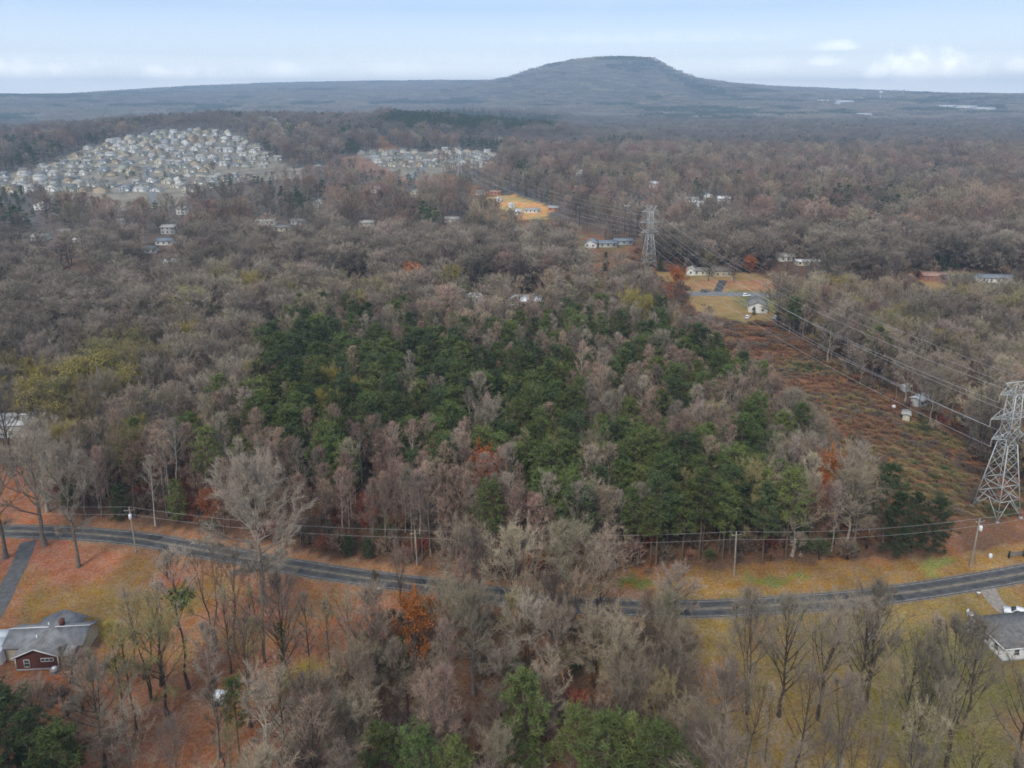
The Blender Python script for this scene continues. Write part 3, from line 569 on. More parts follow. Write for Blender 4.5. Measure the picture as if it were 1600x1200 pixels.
def house(name, label, loc, rz, w, d, h, rh, wm, rm, axis='x', group=None, wins=3, chimney=False, garage=False, cat='house', clear=None, far=False, wing=None):
    t = thing(name, label, cat, loc, rz, group); mb = MB(); walls_gable(mb, -w / 2, w / 2, 0, d, h, rh, axis); mb.build('wall', wm, t)
    r = MB(); roof_gable(r, -w / 2, w / 2, 0, d, h, rh, axis); ro = r.build('roof', rm, t)
    if wing:
        mb = MB(); walls_gable(mb, *wing, 'y'); mb.build('wing_wall', wm, t)
        r = MB(); roof_gable(r, *wing, 'y', ov=.35); r.build('wing_roof', rm, t)
    if chimney:
        c = MB(); c.box(w * .2, d * .4, h * .9, w * .2 + .9, d * .4 + .9, h + rh + 1.1); c.build('chimney', M['brick'], ro)
    fy = 0.0 if not wing else None
    for i in range(wins):
        x = -w / 2 + w * (i + .5) / wins
        if wing and wing[0] - .6 < x < wing[1] + .6:
            yy = wing[2]
        else: yy = 0
        if garage and i == wins - 1: continue
        if far:
            g = MB(); g.box(x - .55, yy - .05, 1.0, x + .55, yy - .004, 2.3)
            g.build('window', M['glass'], t)
            if h > 4.5:
                g = MB(); g.box(x - .55, yy - .05, 3.7, x + .55, yy - .004, 5.0); g.build('window', M['glass'], t)
        else:
            window(t, x, 1.0, 1.1, 1.3, y=yy)
            if h > 4.5: window(t, x, 3.7, 1.1, 1.3, y=yy)
    if garage:
        g = MB(); x = -w / 2 + w * (wins - .5) / wins; yy = wing[2] if wing and wing[0] - .6 < x < wing[1] + .6 else 0
        g.box(x - 1.6, yy - .06, .05, x + 1.6, yy - .004, 2.2); g.build('garage_door', M['trim'], t)
    HOUSE_SPOTS.append((loc[0], loc[1], clear or max(w, d) * .75)); return t
def spot(px, py): return gnd(at(px, py))
def color_mat(nm, c, v=.12): return mat(nm, c, .85, v, .7)
WM = {k: color_mat('wall_' + k, c) for k, c in dict(white=(.76, .75, .71), cream=(.62, .57, .45), tan=(.50, .41, .29), grey=(.46, .45, .42), blue=(.38, .41, .44), sage=(.44, .45, .36), orange=(.50, .24, .14), brick=(.34, .15, .10)).items()}
RM = {k: mat('roof_' + k, c, .9, .25, .8) for k, c in dict(grey=(.21, .20, .185), pale=(.40, .385, .35), brown=(.15, .13, .11), slate=(.21, .235, .265), rust=(.36, .22, .17), dark=(.12, .12, .125), white=(.70, .71, .72)).items()}

# --- brick house, lower left
def brick_house():
    p = at(28, 1048, 0); t = thing('brick_house', 'brick house with a grey shingle roof and front gable, beside the leaf-strewn lawn', 'house', p, R(4)); HOUSE_SPOTS.append((p.x + 2, p.y + 4, 11))
    # local x runs along the ridge, y away from the camera; the brick gable front starts at the origin
    w = MB(); walls_gable(w, 0, 7.1, 0, 8.6, 3.0, 1.15, 'y'); w.build('brick_wall', M['brick'], t)
    for x0, x1 in ((-3.5, -.02), (7.12, 10.0)):
        w = MB(); walls_gable(w, x0, x1, 2.6, 8.2, 2.8, 1.4, 'x'); w.build('wing_wall', M['cream'], t)
    r = MB(); roof_gable(r, -3.5, 10.0, 2.6, 8.2, 2.8, 1.4, 'x', ov=.4); r.build('roof', M['roof_grey'], t)
    r = MB(); roof_gable(r, 0, 7.1, 0, 9.4, 3.0, 1.5, 'y', ov=.5); ro = r.build('gable_roof', M['roof_grey'], t)
    b = MB(); b.beam((-3.9, 5.4, 4.42), (10.4, 5.4, 4.42), .13, h=.07); b.build('ridge_cap', M['trim'], t)
    g = MB()
    for s in (-1, 1): g.beam((3.55, -.55, 4.6), (3.55 + s * 4.05, -.55, 2.9), .05, h=.2)
    g.build('barge_board', M['trim'], t)
    for k in range(8):                                            # courses of shingles on the gable roof, each a step proud
        for s in (-1, 1):
            u0 = k / 8; x = 3.55 + s * 4.05 * (u0 + .02); z = 4.52 - 1.71 * (u0 + .02) + .17; q = MB(); q.beam((x, -.48, z), (x, 9.8, z), .05, h=.03); q.build('shingle_course', M['roof_grey'], ro)
    window(t, 1.75, .75, .85, 1.4, y=0)
    f = MB(); f.box(4.2, -.07, 1.65, 6.4, -.004, 1.73); f.box(4.2, -.07, 2.28, 6.4, -.004, 2.36)
    for x in (4.2, 4.91, 5.61, 6.32): f.box(x, -.068, 1.73, x + .08, -.006, 2.28)
    wd = f.build('window', M['trim'], t)
    for x in (4.285, 4.995, 5.695): q = MB(); q.box(x, -.04, 1.74, x + .62, -.006, 2.27); q.build('pane', M['glass'], wd)
    b = MB(); b.box(-.08, -.12, 0, 7.18, -.003, .32); b.build('foundation', M['grey_box'], t)
    for x in (-.1, 7.2): q = MB(); q.beam((x, -.1, .32), (x, -.1, 2.85), .1); q.build('downpipe', M['trim'], t)
    # cream porch under its own low roof, right of the gable
    q = MB(); q.box(7.15, .3, .05, 9.3, 2.57, .3); q.build('porch_floor', M['grey_box'], t)
    for x in (7.5, 9.1): q = MB(); q.box(x - .11, .4, .3, x + .11, .62, 2.35); q.build('porch_post', M['trim'], t)
    q = MB(); v = [(7.3, .1, 2.36), (9.5, .1, 2.36), (9.5, 2.7, 2.75), (7.3, 2.7, 2.75)]; q.quads(v + [(a, b_, c + .13) for a, b_, c in v], [(3, 2, 1, 0), (4, 5, 6, 7), (0, 1, 5, 4), (1, 2, 6, 5), (3, 0, 4, 7)]); q.build('porch_roof', M['roof_grey'], t)
    q = MB(); q.box(7.9, 2.53, .3, 8.8, 2.596, 2.2); q.build('door', M['trim'], t)
    q = MB(); q.box(9.45, 1.2, .0, 9.95, 2.2, .85); q.build('porch_bench', M['trim'], t)
    # white metal-roofed annex on the left
    q = MB(); walls_gable(q, -11.6, -3.55, 1.6, 7.4, 2.5, .8, 'x'); q.build('annex_wall', M['siding'], t)
    q = MB(); roof_gable(q, -11.6, -3.85, 1.6, 7.4, 2.5, .8, 'x', ov=.3); ax = q.build('annex_roof', M['roof_white'], t)
    for k in range(9):
        q = MB(); x = -11.4 + k * .9; q.beam((x, 1.45, 2.68), (x, 4.45, 3.5), .05, h=.05); q.build('roof_rib', M['white_metal'], ax)
    f = MB(); f.box(-6.7, 1.53, 1.1, -4.3, 1.596, 1.86); wn = f.build('window', M['trim'], t)
    for k in range(3): q = MB(); q.box(-6.6 + k * .78, 1.50, 1.17, -5.92 + k * .78, 1.527, 1.79); q.build('pane', M['glass'], wn)
    c = MB(); c.box(4.6, 5.9, 4.0, 5.3, 6.6, 5.3); c.build('chimney', M['brick'], ro)
    for x, y in ((2.2, 3.0), (2.6, 6.2)): q = MB(); q.tube([(x, y, 4.0), (x, y, 4.75)], .09, 8, cap=True); q.build('vent_pipe', M['white_metal'], ro)
brick_house()
def ac_unit(px, py, label):
    t = thing('air_conditioner', label, 'air conditioner', at(px, py, 0), R(8)); b = MB(); b.box(-.6, -.5, 0, .6, .5, .12); b.build('base', M['grey_box'], t)
    b = MB(); b.box(-.52, -.45, .12, .52, .45, 1.05); b.build('case', M['grey_box'], t); b = MB(); a = np.linspace(0, 6.283, 13)[:-1]; b.tube([(0, 0, 1.051), (0, 0, 1.14)], .38, 12, cap=True); b.build('fan_guard', M['white_metal'], t)
ac_unit(86, 1051, 'grey air conditioner on a pad before the brick gable wall')

# --- white hip-roofed house at the right edge
def hip_house():
    p = at(1567, 1034, 0); t = thing('white_house', 'white house with a dark hip roof at the right edge of the yard', 'house', p, R(7)); HOUSE_SPOTS.append((p.x + 5, p.y + 4, 10))
    Wd, Dp, h, rh = 13.5, 7.7, 3.0, 1.7
    b = MB(); b.box(0, 0, .3, Wd, Dp, h); b.build('wall', M['siding'], t); b = MB(); b.box(-.06, -.06, 0, Wd + .06, Dp + .06, .298); b.build('foundation', M['grey_box'], t)
    o = .45; r = MB(); v = [(-o, -o, h), (Wd + o, -o, h), (Wd + o, Dp + o, h), (-o, Dp + o, h), (Dp / 2, Dp / 2, h + rh), (Wd - Dp / 2, Dp / 2, h + rh)]
    v += [(a, b_, h - .16) for a, b_ in ((-o, -o), (Wd + o, -o), (Wd + o, Dp + o), (-o, Dp + o))]
    r.quads(v, [(0, 1, 5, 4), (1, 2, 5), (2, 3, 4, 5), (3, 0, 4), (6, 7, 1, 0), (7, 8, 2, 1), (8, 9, 3, 2), (9, 6, 0, 3), (9, 8, 7, 6)]); r.build('roof', M['roof_dark'], t)
    g = MB()
    for a, c in (((-o, -o), (Wd + o, -o)), ((-o, -o), (-o, Dp + o))): g.beam((a[0] - .06, a[1] - .06, h - .04), (c[0] - .06, c[1] - .06, h - .04), .12)
    g.build('gutter', M['trim'], t)
    for k in range(8):                                           # lap siding, each course proud of the one above
        q = MB(); z = .34 + k * .32; q.box(-.03, -.03, z, Wd + .03, -.004, z + .27); q.box(-.03, 0, z, -.004, Dp, z + .27); q.build('siding_board', M['siding'], t)
    for y in (1.8, 4.0, 6.2): window(t, y, 1.1, .9, 1.2, xface=-.035)
    for x in (2.4, 5.0, 8.6): window(t, x, 1.2, 1.0, 1.2, y=-.035)
    q = MB(); q.box(6.4, -.09, .3, 7.3, -.036, 2.4); q.build('door', M['trim'], t)
    q = MB(); q.box(9.0, 3.4, 4.0, 9.7, 4.1, 5.4); q.build('chimney', M['brick'], t)
hip_house()

# --- cars
def car(px, py, rz, paint, label, suv=False, z=.02):
    p = gnd(at(px, py)); p.z += z; t = thing('parked_car', label, 'car', p, rz)
    L_, W_ = 4.5, 1.8; hh = .95 if suv else .82; ht = 1.72 if suv else 1.45
    def prof(pts, w0, w1, nm, mt, par=t):
        mb = MB(); n = len(pts); v = [(x, -(w0 + (w1 - w0) * k), z) for x, z, k in pts] + [(x, w0 + (w1 - w0) * k, z) for x, z, k in pts]
        q = [tuple(range(n)), tuple(range(2 * n - 1, n - 1, -1))] + [(i, i + n, (i + 1) % n + n, (i + 1) % n) for i in range(n)]; mb.quads(v, q); return mb.build(nm, mt, par)
    prof([(-2.2, .28, 0), (2.2, .28, 0), (2.28, .55, 0), (2.15, .78, .3), (1.05, hh + .05, .3), (-1.95, hh + .06, .3), (-2.25, .8, .2)], .9, .84, 'body', paint)
    rx = -2.0 if suv else -1.75
    cb = prof([(1.1, hh + .03, 0), (.25, ht - .06, 1), (0, ht, 1), (rx + .45, ht, 1), (rx + .2, ht - .06, 1), (rx, hh + .03, 0)], .82, .64, 'roof', paint)
    for s in (-1, 1):
        v = [(.85, s * .802, hh + .12), (.2, s * .672, ht - .14), (rx + .5, s * .672, ht - .14), (rx + .3, s * .802, hh + .12)]
        q = MB(); q.quads([(a, b, c) for a, b, c in v] + [(a, b + s * .02, c) for a, b, c in v], [(0, 1, 2, 3), (7, 6, 5, 4), (0, 4, 5, 1), (1, 5, 6, 2), (2, 6, 7, 3), (3, 7, 4, 0)]); q.build('side_window', M['glass'], t)
    for x0, x1, nm in ((1.06, .30, 'windscreen'), (rx - .02, rx + .17, 'rear_window')):
        z0, z1 = hh + .1, ht - .1; dx = .03 if x0 > 0 else -.03
        v = [(x0, -.72, z0), (x0, .72, z0), (x1, .58, z1), (x1, -.58, z1)]; q = MB(); q.quads(v + [(a + dx, b, c + .02) for a, b, c in v], [(0, 1, 2, 3), (7, 6, 5, 4), (0, 4, 5, 1), (1, 5, 6, 2), (2, 6, 7, 3), (3, 7, 4, 0)]); q.build(nm, M['glass'], t)
    for x in (-1.4, 1.4):
        for s in (-1, 1):
            q = MB(); q.tube([(x, s * .74, .33), (x, s * .93, .33)], .33, 12, cap=True); wo = q.build('wheel', M['rubber'], t)
            q = MB(); q.tube([(x, s * .92, .33), (x, s * .945, .33)], .19, 8, cap=True); q.build('rim', M['white_metal'], wo)
    for s in (-1, 1):
        q = MB(); q.box(2.18, s * .62 - .18, .56, 2.3, s * .62 + .18, .72); q.build('headlight', M['trim'], t)
        q = MB(); q.box(-2.3, s * .66 - .14, .6, -2.2, s * .66 + .14, .8); q.build('tail_light', M['red_l'], t)
    HOUSE_SPOTS.append((p.x, p.y, 4)); return t
car(1589, 962, R(150), M['car_white'], 'white car parked beside the white hip-roofed house', True)
car(1102, 456.5, R(2), M['car_grey'], 'dark grey car driving on the pale far road', z=.05)
car(1214, 498, R(35), M['car_white'], 'white car behind the small grey-roofed house')
car(1166, 463.5, R(12), M['car_white'], 'white car between the far road and the grey-roofed house', True)
car(1584, 474, R(-8), M['car_white'], 'white car parked nearest the far road at the right edge', True)
car(1592, 484, R(20), M['car_grey'], 'dark car parked below the white one at the right edge')
car(1490, 659, R(-25), M['car_grey'], 'dark car half hidden in trees right of the power-line clearing')
car(1168, 497, R(60), M['car_white'], 'white car on the grass left of the grey-roofed house')

# --- houses and sheds seen among the woods, surveyed one by one: px, py, turn, width, depth, wall height, roof rise, wall, roof, ridge, label
HS = [
    (1184, 489, -14, 8.5, 11, 3.2, 2.0, 'white', 'grey', 'y', 'small white house with a grey gable roof below the far road', 2, 0),
    (1079, 431, -20, 5.2, 7, 3, 1.4, 'white', 'pale', 'y', 'white gable-fronted garage left of the driveway across the far road', 1, 0),
    (1098, 431, 4, 11, 7, 2.8, 1.2, 'cream', 'grey', 'x', 'low cream house behind the round olive tree across the far road', 3, 0),
    (1130, 433, 8, 10, 8, 3.4, 1.9, 'tan', 'brown', 'x', 'brown-roofed tan house at the head of the dark driveway', 3, 1),
    (1231, 409, 8, 10, 8, 3, 1.6, 'white', 'pale', 'x', 'white house deep in the trees behind the far road', 3, 0),
    (1264, 416, 4, 15, 6, 2.6, .8, 'cream', 'white', 'x', 'long low pale shed behind the far road', 4, 0),
    (1462, 440, -6, 13, 9, 3, 1.5, 'brick', 'rust', 'x', 'brick ranch house with a faded red roof, left block', 3, 1),
    (1499, 445, -6, 15, 8, 2.8, 1.4, 'brick', 'brown', 'x', 'long low brick ranch house with a brown roof above the gold lawn', 4, 0),
    (1560, 443, -5, 19, 8, 2.8, 1.3, 'white', 'slate', 'x', 'white ranch house with a slate-blue roof at the far right', 5, 0),
    (922, 388, -18, 8, 9, 3.2, 2.0, 'white', 'slate', 'y', 'white gable-fronted house with a blue-grey roof left of the middle pylon', 2, 0),
    (950, 387, 0, 12, 8, 2.8, 1.4, 'grey', 'slate', 'x', 'grey house next to the white gable left of the middle pylon', 3, 0),
    (975, 383, 6, 13, 8, 2.8, 1.3, 'blue', 'slate', 'x', 'blue-grey house touching the left side of the middle pylon', 3, 0),
    (806, 336, 10, 10, 8, 3, 1.6, 'white', 'white', 'x', 'white house with a white roof at the right end of the orange clearing', 3, 0),
    (832, 333, 0, 14, 7, 2.8, 1.1, 'white', 'pale', 'x', 'long white house right of the orange clearing', 4, 0),
    (864, 330, -8, 9, 7, 2.8, 1.5, 'orange', 'pale', 'x', 'orange-walled house with a pale roof right of the orange clearing', 2, 0),
    (751, 305, 5, 9, 7, 3, 1.5, 'white', 'grey', 'x', 'white house above the left half of the orange clearing', 2, 0),
    (774, 305, -8, 11, 8, 3, 1.5, 'orange', 'rust', 'x', 'reddish house above the orange clearing', 3, 0),
    (782, 316, 24, 7, 7, 3, 1.6, 'white', 'white', 'y', 'white gable-fronted house on the edge of the orange clearing', 2, 0),
    (800, 325, 10, 6, 6, 2.8, 1.4, 'white', 'white', 'y', 'small white shed at the right corner of the orange clearing', 1, 0),
    (895, 298, 0, 11, 8, 3.2, 1.6, 'orange', 'rust', 'x', 'orange brick house in the woods upper left of the middle pylon', 3, 0),
    (906, 275, 0, 9, 7, 5.5, 1.7, 'white', 'pale', 'x', 'tall white house in the woods above the orange brick one', 2, 0),
    (1022, 294, -15, 11, 9, 5.2, 2.0, 'white', 'white', 'x', 'white two-storey house with a white roof behind the middle pylon top', 3, 0),
    (1004, 323, 0, 10, 8, 3, 1.4, 'white', 'rust', 'x', 'white house with a faded red roof at the middle pylon top', 3, 0),
    (981, 323, 10, 7, 7, 3, 1.4, 'white', 'rust', 'x', 'small white house left of the middle pylon top', 2, 0),
    (1068, 316, 0, 9, 8, 3.2, 1.5, 'cream', 'pale', 'x', 'cream house, leftmost in the row right of the middle pylon', 3, 0),
    (1084, 316, 0, 9, 8, 3.2, 1.5, 'white', 'pale', 'x', 'white house beside the cream one, right of the middle pylon', 3, 0),
    (1099, 323, 8, 9, 7, 3, 1.7, 'white', 'white', 'x', 'small white house in front of the row right of the middle pylon', 2, 0),
    (1107, 313, -6, 8, 8, 5.2, 1.6, 'white', 'grey', 'y', 'narrow white two-storey house in the row right of the middle pylon', 2, 0),
    (1131, 319, -12, 12, 9, 5.0, 1.9, 'white', 'white', 'x', 'big white house, rightmost in the row right of the middle pylon', 3, 0),
    (1448, 634, 32, 7.5, 3.4, 2.5, .6, 'white', 'white', 'x', 'white mobile home in the trees right of the power-line clearing', 4, 0),
    (1421, 655, 60, 3.6, 2.0, 2.0, .3, 'cream', 'pale', 'x', 'cream camper on the edge of the power-line clearing', 2, 0),
    (1418, 612, 20, 2.6, 2.0, 1.9, .4, 'white', 'white', 'x', 'tiny white shed up-slope of the white mobile home', 1, 0),
    (1504, 664, -20, 3.4, 2.4, 2.0, .4, 'tan', 'pale', 'x', 'tan shed right of the white mobile home', 1, 0),
    (18, 684, 6, 13, 9, 4.0, 1.0, 'white', 'white', 'x', 'big white building behind the olive trees at the left edge', 3, 0),
    (60, 377, 0, 10, 8, 3, 1.5, 'white', 'pale', 'x', 'white house among dark trees at the left edge', 3, 0),
    (14, 374, 6, 12, 8, 3, 1.4, 'cream', 'pale', 'x', 'cream house, nearest the left edge', 3, 0),
    (120, 380, -5, 6, 6, 5.4, 1.6, 'white', 'grey', 'y', 'narrow white two-storey house near the left edge', 1, 0),
    (100, 368, 0, 8, 7, 3, 1.5, 'tan', 'grey', 'x', 'tan house behind the narrow white one near the left edge', 2, 0),
    (193, 351, 20, 10, 8, 3.2, 1.5, 'blue', 'grey', 'x', 'blue-grey house beside the tan strip below the estate', 3, 0),
    (262, 366, 0, 10, 8, 5.2, 1.6, 'grey', 'pale', 'x', 'grey two-storey house right of the tan strip below the estate', 3, 0),
    (256, 384, 4, 11, 8, 3.0, 1.5, 'white', 'slate', 'x', 'white house with a slate roof, second below the estate', 3, 0),
    (232, 396, 10, 9, 7, 3.0, 1.5, 'white', 'grey', 'x', 'white house, third below the estate by the dark cedar', 3, 0),
    (267, 418, 0, 9, 8, 3.0, 1.6, 'white', 'white', 'x', 'white house with a white roof nearest the near woods at left', 3, 0),
    (130, 446, 3, 13, 7, 2.6, 1.1, 'grey', 'pale', 'x', 'long grey shed in the purple-brown woods at left', 3, 0),
    (112, 449, 3, 8, 6, 2.6, 1.1, 'grey', 'pale', 'x', 'short grey shed beside the long one at left', 2, 0),
    (414, 352, 4, 15, 8, 3, 1.4, 'white', 'pale', 'x', 'long white house half hidden under grey trees, middle left', 4, 0),
    (440, 362, 0, 12, 8, 3, 1.4, 'cream', 'grey', 'x', 'cream house in front of the long white one, middle left', 3, 0),
    (466, 352, -6, 12, 8, 3, 1.4, 'grey', 'grey', 'x', 'grey house right of the long white one, middle left', 3, 0),
    (496, 325, 0, 8, 7, 5.2, 1.6, 'white', 'pale', 'y', 'white two-storey house standing alone among trees, middle left', 2, 0),
    (573, 354, 0, 12, 8, 3, 1.4, 'cream', 'pale', 'x', 'cream house deep in the grey woods left of centre', 3, 0),
    (586, 302, 0, 9, 7, 5, 1.6, 'white', 'pale', 'x', 'white house in trees below the second estate', 2, 0),
    (648, 308, 0, 8, 7, 5, 1.6, 'cream', 'pale', 'y', 'cream house in trees below the second estate', 2, 0),
    (706, 348, 0, 12, 8, 3, 1.5, 'white', 'pale', 'x', 'white house in grey trees left of the orange clearing', 3, 0),
    (62, 329, 10, 9, 8, 5.0, 1.8, 'white', 'white', 'y', 'white gable-fronted house among the dark evergreens at left', 2, 0),
    (283, 336, 0, 8, 7, 5.2, 1.6, 'white', 'pale', 'x', 'white house right of the dark evergreen clump below the estate', 2, 0),
    (745, 474, 2, 22, 8, 3.0, 1.0, 'white', 'white', 'x', 'long white building glimpsed through trees beside the far road', 5, 0),
    (808, 478, 0, 24, 8, 3.4, 1.0, 'white', 'pale', 'x', 'long white building with a pale roof, right of another by the far road', 6, 0),
    (830, 480, 0, 12, 7, 3.0, 1.0, 'cream', 'white', 'x', 'short cream building at the right end of the roadside pair', 3, 0),
    (560, 466, 0, 18, 7, 3.0, 1.0, 'cream', 'pale', 'x', 'long cream building behind the pines by the far road', 4, 0),
    (1372, 489, 3, 13, 8, 2.8, 1.4, 'cream', 'pale', 'x', 'cream house behind dark trunks below the far road at right', 3, 0),
    (1456, 494, 3, 12, 8, 2.8, 1.4, 'tan', 'pale', 'x', 'tan house behind dark trunks below the far road at right', 3, 0),
    (1250, 489, 25, 8, 8, 3.0, 1.8, 'grey', 'dark', 'y', 'dark-roofed grey house right of the small white one', 2, 0),
]
for px, py, rz, w, d, h, rh, wm, rm, ax, lb, wn, ch in HS:
    p = spot(px, py); fr = py < 420; jk = (py > 600 and px > 1300) or px == 1250
    house('camper' if 'camper' in lb else 'shed' if 'shed' in lb else 'building' if 'building' in lb else 'mobile_home' if 'mobile' in lb else 'house', lb, p, R(rz), w, d, h, rh, WM[wm], RM[rm], ax, 'houses among the woods', wn, bool(ch), far=fr, clear=3.2 if jk else None, cat='camper' if 'camper' in lb else 'shed' if 'shed' in lb else 'building' if 'building' in lb else 'house')
    for dd, rr in () if jk else ((11, 8), (24, 7), (38, 6)) if py > 415 else ((13, 12), (32, 11.5), (54, 11), (78, 10.5), (102, 9.5)) if py > 270 else ((13, 9), (30, 9), (50, 8)): HOUSE_SPOTS.append((p.x * (1 - dd / p.y), p.y - dd, rr))

# --- the two hillside estates: houses in rows, one thing each
ORD = ['first', 'second', 'third', 'fourth', 'fifth', 'sixth', 'seventh', 'eighth', 'ninth', 'tenth', 'eleventh', 'twelfth', 'thirteenth', 'fourteenth', 'fifteenth', 'sixteenth', 'seventeenth', 'eighteenth', 'nineteenth', 'twentieth']
def nth(i): return ORD[i] if i < 20 else '%dth' % (i + 1)
def estates():
    rg = random.Random(5); protos = {}
    kinds = [('white', 'grey'), ('cream', 'grey'), ('tan', 'brown'), ('grey', 'pale'), ('blue', 'grey'), ('white', 'pale'), ('cream', 'pale'), ('sage', 'grey')]
    def proto(i, loc, rz, label, grp, wins):
        wm, rm = kinds[i]; wd = 10.5 + (i % 3)
        return house('estate_house', label, loc, rz, wd, 11, 5.4, 2.6, WM[wm], RM[rm], 'x' if i % 2 else 'y', grp, 3 if wins else 0, False, wins, far=True, wing=(-wd / 2 + .6, -wd / 2 + 5.6, -1.8, 4, 5.0, 2.3) if i % 2 else (wd / 2 - 5.4, wd / 2 - .4, -1.6, 4, 3.2, 1.8))
    for poly, nm, grp, (x0, x1, y0, y1), sx, sy in ((EST_A, 'the hillside estate at left', 'houses of the hillside estate', (-1000, -180, 700, 1900), 18, 32), (EST_B, 'the second, smaller estate', 'houses of the smaller estate', (-330, 10, 980, 1650), 17, 34)):
        rows = []
        for k, y in enumerate(np.arange(y0, y1, sy)):
            row = []
            for x in np.arange(x0 + (k % 2) * 6, x1, sx):
                xx = x + rg.uniform(-2, 2); yy = y + (xx - x0) * .06 + 14 * math.sin(xx * .011 + k * .2) + rg.uniform(-3, 3); z = float(height(xx, yy)); px, py = to_px(xx, yy, z)
                if inside(poly, np.array([px]), np.array([py]))[0] and vnoise(xx, yy, 70, 55) > .17 and rg.random() < .90 and -15 < px < 1610: row.append((float(px), xx, yy, z, k))
            if row: rows.append(row)
        for ri, row in enumerate(rows):
            seen = {}; full = row[0][2] < 1150
            for px, xx, yy, z, k in sorted(row):
                i = rg.randrange(len(kinds)); wm, rm = kinds[i]; key = (wm, rm); q = seen.get(key, 0); seen[key] = q + 1
                lb = '%s %s-roofed house, %s such from left, %s row up %s' % (wm, rm, nth(q), nth(ri), 'the hillside estate' if 'hill' in nm else 'the smaller estate')
                rz = R(rg.choice((0, 0, 8, -8, 180)) + rg.uniform(-4, 4)) + (k % 2) * .1
                pk = (i, full)
                if pk not in protos: protos[pk] = proto(i, (xx, yy, z - .2), rz, lb, grp, full)
                else: dup(protos[pk], (xx, yy, z - .2), rz, lb, grp, (rg.uniform(.72, 1.02), rg.uniform(.75, 1.0), rg.choice((.55, .66, .78, .88)))); HOUSE_SPOTS.append((xx, yy, 8))
estates()
for q, (pts, w) in enumerate((([(-20, 296), (90, 288), (200, 290), (320, 279), (440, 268), (520, 268)], 4), ([(60, 272), (150, 262), (240, 262), (330, 258), (400, 252)], 4), ([(110, 252), (190, 236), (270, 228), (350, 226), (405, 234)], 4), ([(240, 318), (238, 296), (232, 276), (228, 258)], 4), ([(170, 224), (250, 210), (330, 208), (380, 216)], 5), ([(566, 242), (630, 244), (700, 246), (770, 244)], 5), ([(640, 280), (660, 262), (668, 246)], 4))):
    P = []
    for a, b in zip(pts[:-1], pts[1:]):
        A_, B_ = spot(*a), spot(*b)
        for k in range(10): u = A_.lerp(B_, k / 10); P.append((u.x, u.y, float(height(u.x, u.y)) + .35))
    P = np.array(P); T = np.gradient(P[:, :2], axis=0); T /= np.linalg.norm(T, axis=1)[:, None] + 1e-9; Nn = np.stack([-T[:, 1], T[:, 0]], -1); n = len(P); V = []
    for sd in (-w, w): c = P[:, :2] + Nn * sd; V.append(np.column_stack([c, [float(height(*k)) + .35 for k in c]]))
    i = np.arange(n - 1); mb = MB(); mb.add(np.vstack(V), np.concatenate([np.stack([i, i + 1, i + n + 1], -1), np.stack([i, i + n + 1, i + n], -1)])); tag(mb.build('street', M['asphalt_old']), 'pale street winding between the houses of the %s estate' % ('hillside' if q < 5 else 'smaller'), kind='structure')
# white works and stores on the far plain
for px, py, w, d, h, lb in ((1322, 160, 90, 40, 9, 'long white-roofed works far off, largest of the cluster'), (1287, 159, 60, 30, 8, 'pale works roof at the left of the far cluster'), (1308, 163, 40, 25, 8, 'small pale works in front of the far cluster'), (1345, 156, 50, 30, 9, 'white works roof at the right of the far cluster'),
                         (1484, 168, 90, 40, 9, 'white warehouse, left of the far row at right'), (1513, 169, 90, 40, 9, 'white warehouse in the middle of the far row at right'), (1541, 172, 90, 40, 9, 'white warehouse, rightmost of the far row'),
                         (434, 188, 45, 20, 7, 'white roof at the top of the cleared line, far left'), (411, 190, 30, 20, 7, 'pale roof left of the cleared line, far left'), (522, 186, 45, 25, 7, 'pale roof, left one of three below the ridge'), (545, 184, 45, 25, 7, 'pale roof, middle one of three below the ridge'), (582, 183, 55, 25, 8, 'white roof, right one of three below the ridge'), (797, 189, 26, 20, 6, 'white shed above the pale rows'), (1352, 181, 60, 30, 8, 'pale roof in the woods under the far works')):
    p = spot(px, py); t = house('warehouse', lb, p, 0, w, d, h, 2.5, WM['white'], RM['white'], 'x', 'far white roofs', 0, cat='building', clear=w * .6, far=True); HOUSE_SPOTS.append((p.x, p.y - 30, w * .7)); HOUSE_SPOTS.append((p.x, p.y - 70, w * .6))
# houses dotted over the far woods on the right
rgh = random.Random(9)
for k, (px, py, wm) in enumerate(((1140, 209, 'white'), (1158, 205, 'white'), (1183, 231, 'white'), (1204, 234, 'white'), (1192, 226, 'tan'), (1264, 218, 'orange'), (1272, 226, 'cream'), (1276, 212, 'white'), (1302, 209, 'white'), (1278, 236, 'white'), (1128, 214, 'tan'), (1340, 222, 'cream'), (1112, 204, 'cream'), (1250, 234, 'tan'), (1300, 226, 'white'), (126, 202, 'white'), (182, 202, 'white'), (700, 262, 'cream'))):
    p = spot(px, py); house('house', '%s house in the far woods, %s' % (wm, ('leftmost but one', 'behind the left group', 'in front of the left group', 'right of the left group', 'within the left group', 'at the left of the middle group', 'in the middle group', 'behind the middle group', 'right of the middle group', 'in front of the middle group', 'below the left group', 'at the far right end', 'leftmost of all', 'between the two groups', 'between the middle group and the end', 'left of the big estate, farther left', 'left of the big estate, farther right', 'beside the smaller estate')[k]), p, R(rgh.uniform(-20, 20)), 15, 11, 6, 2.4, WM[wm], RM['pale'], 'x', 'far houses in the woods', 3, far=True)
    HOUSE_SPOTS.append((p.x, p.y - 28, 16))
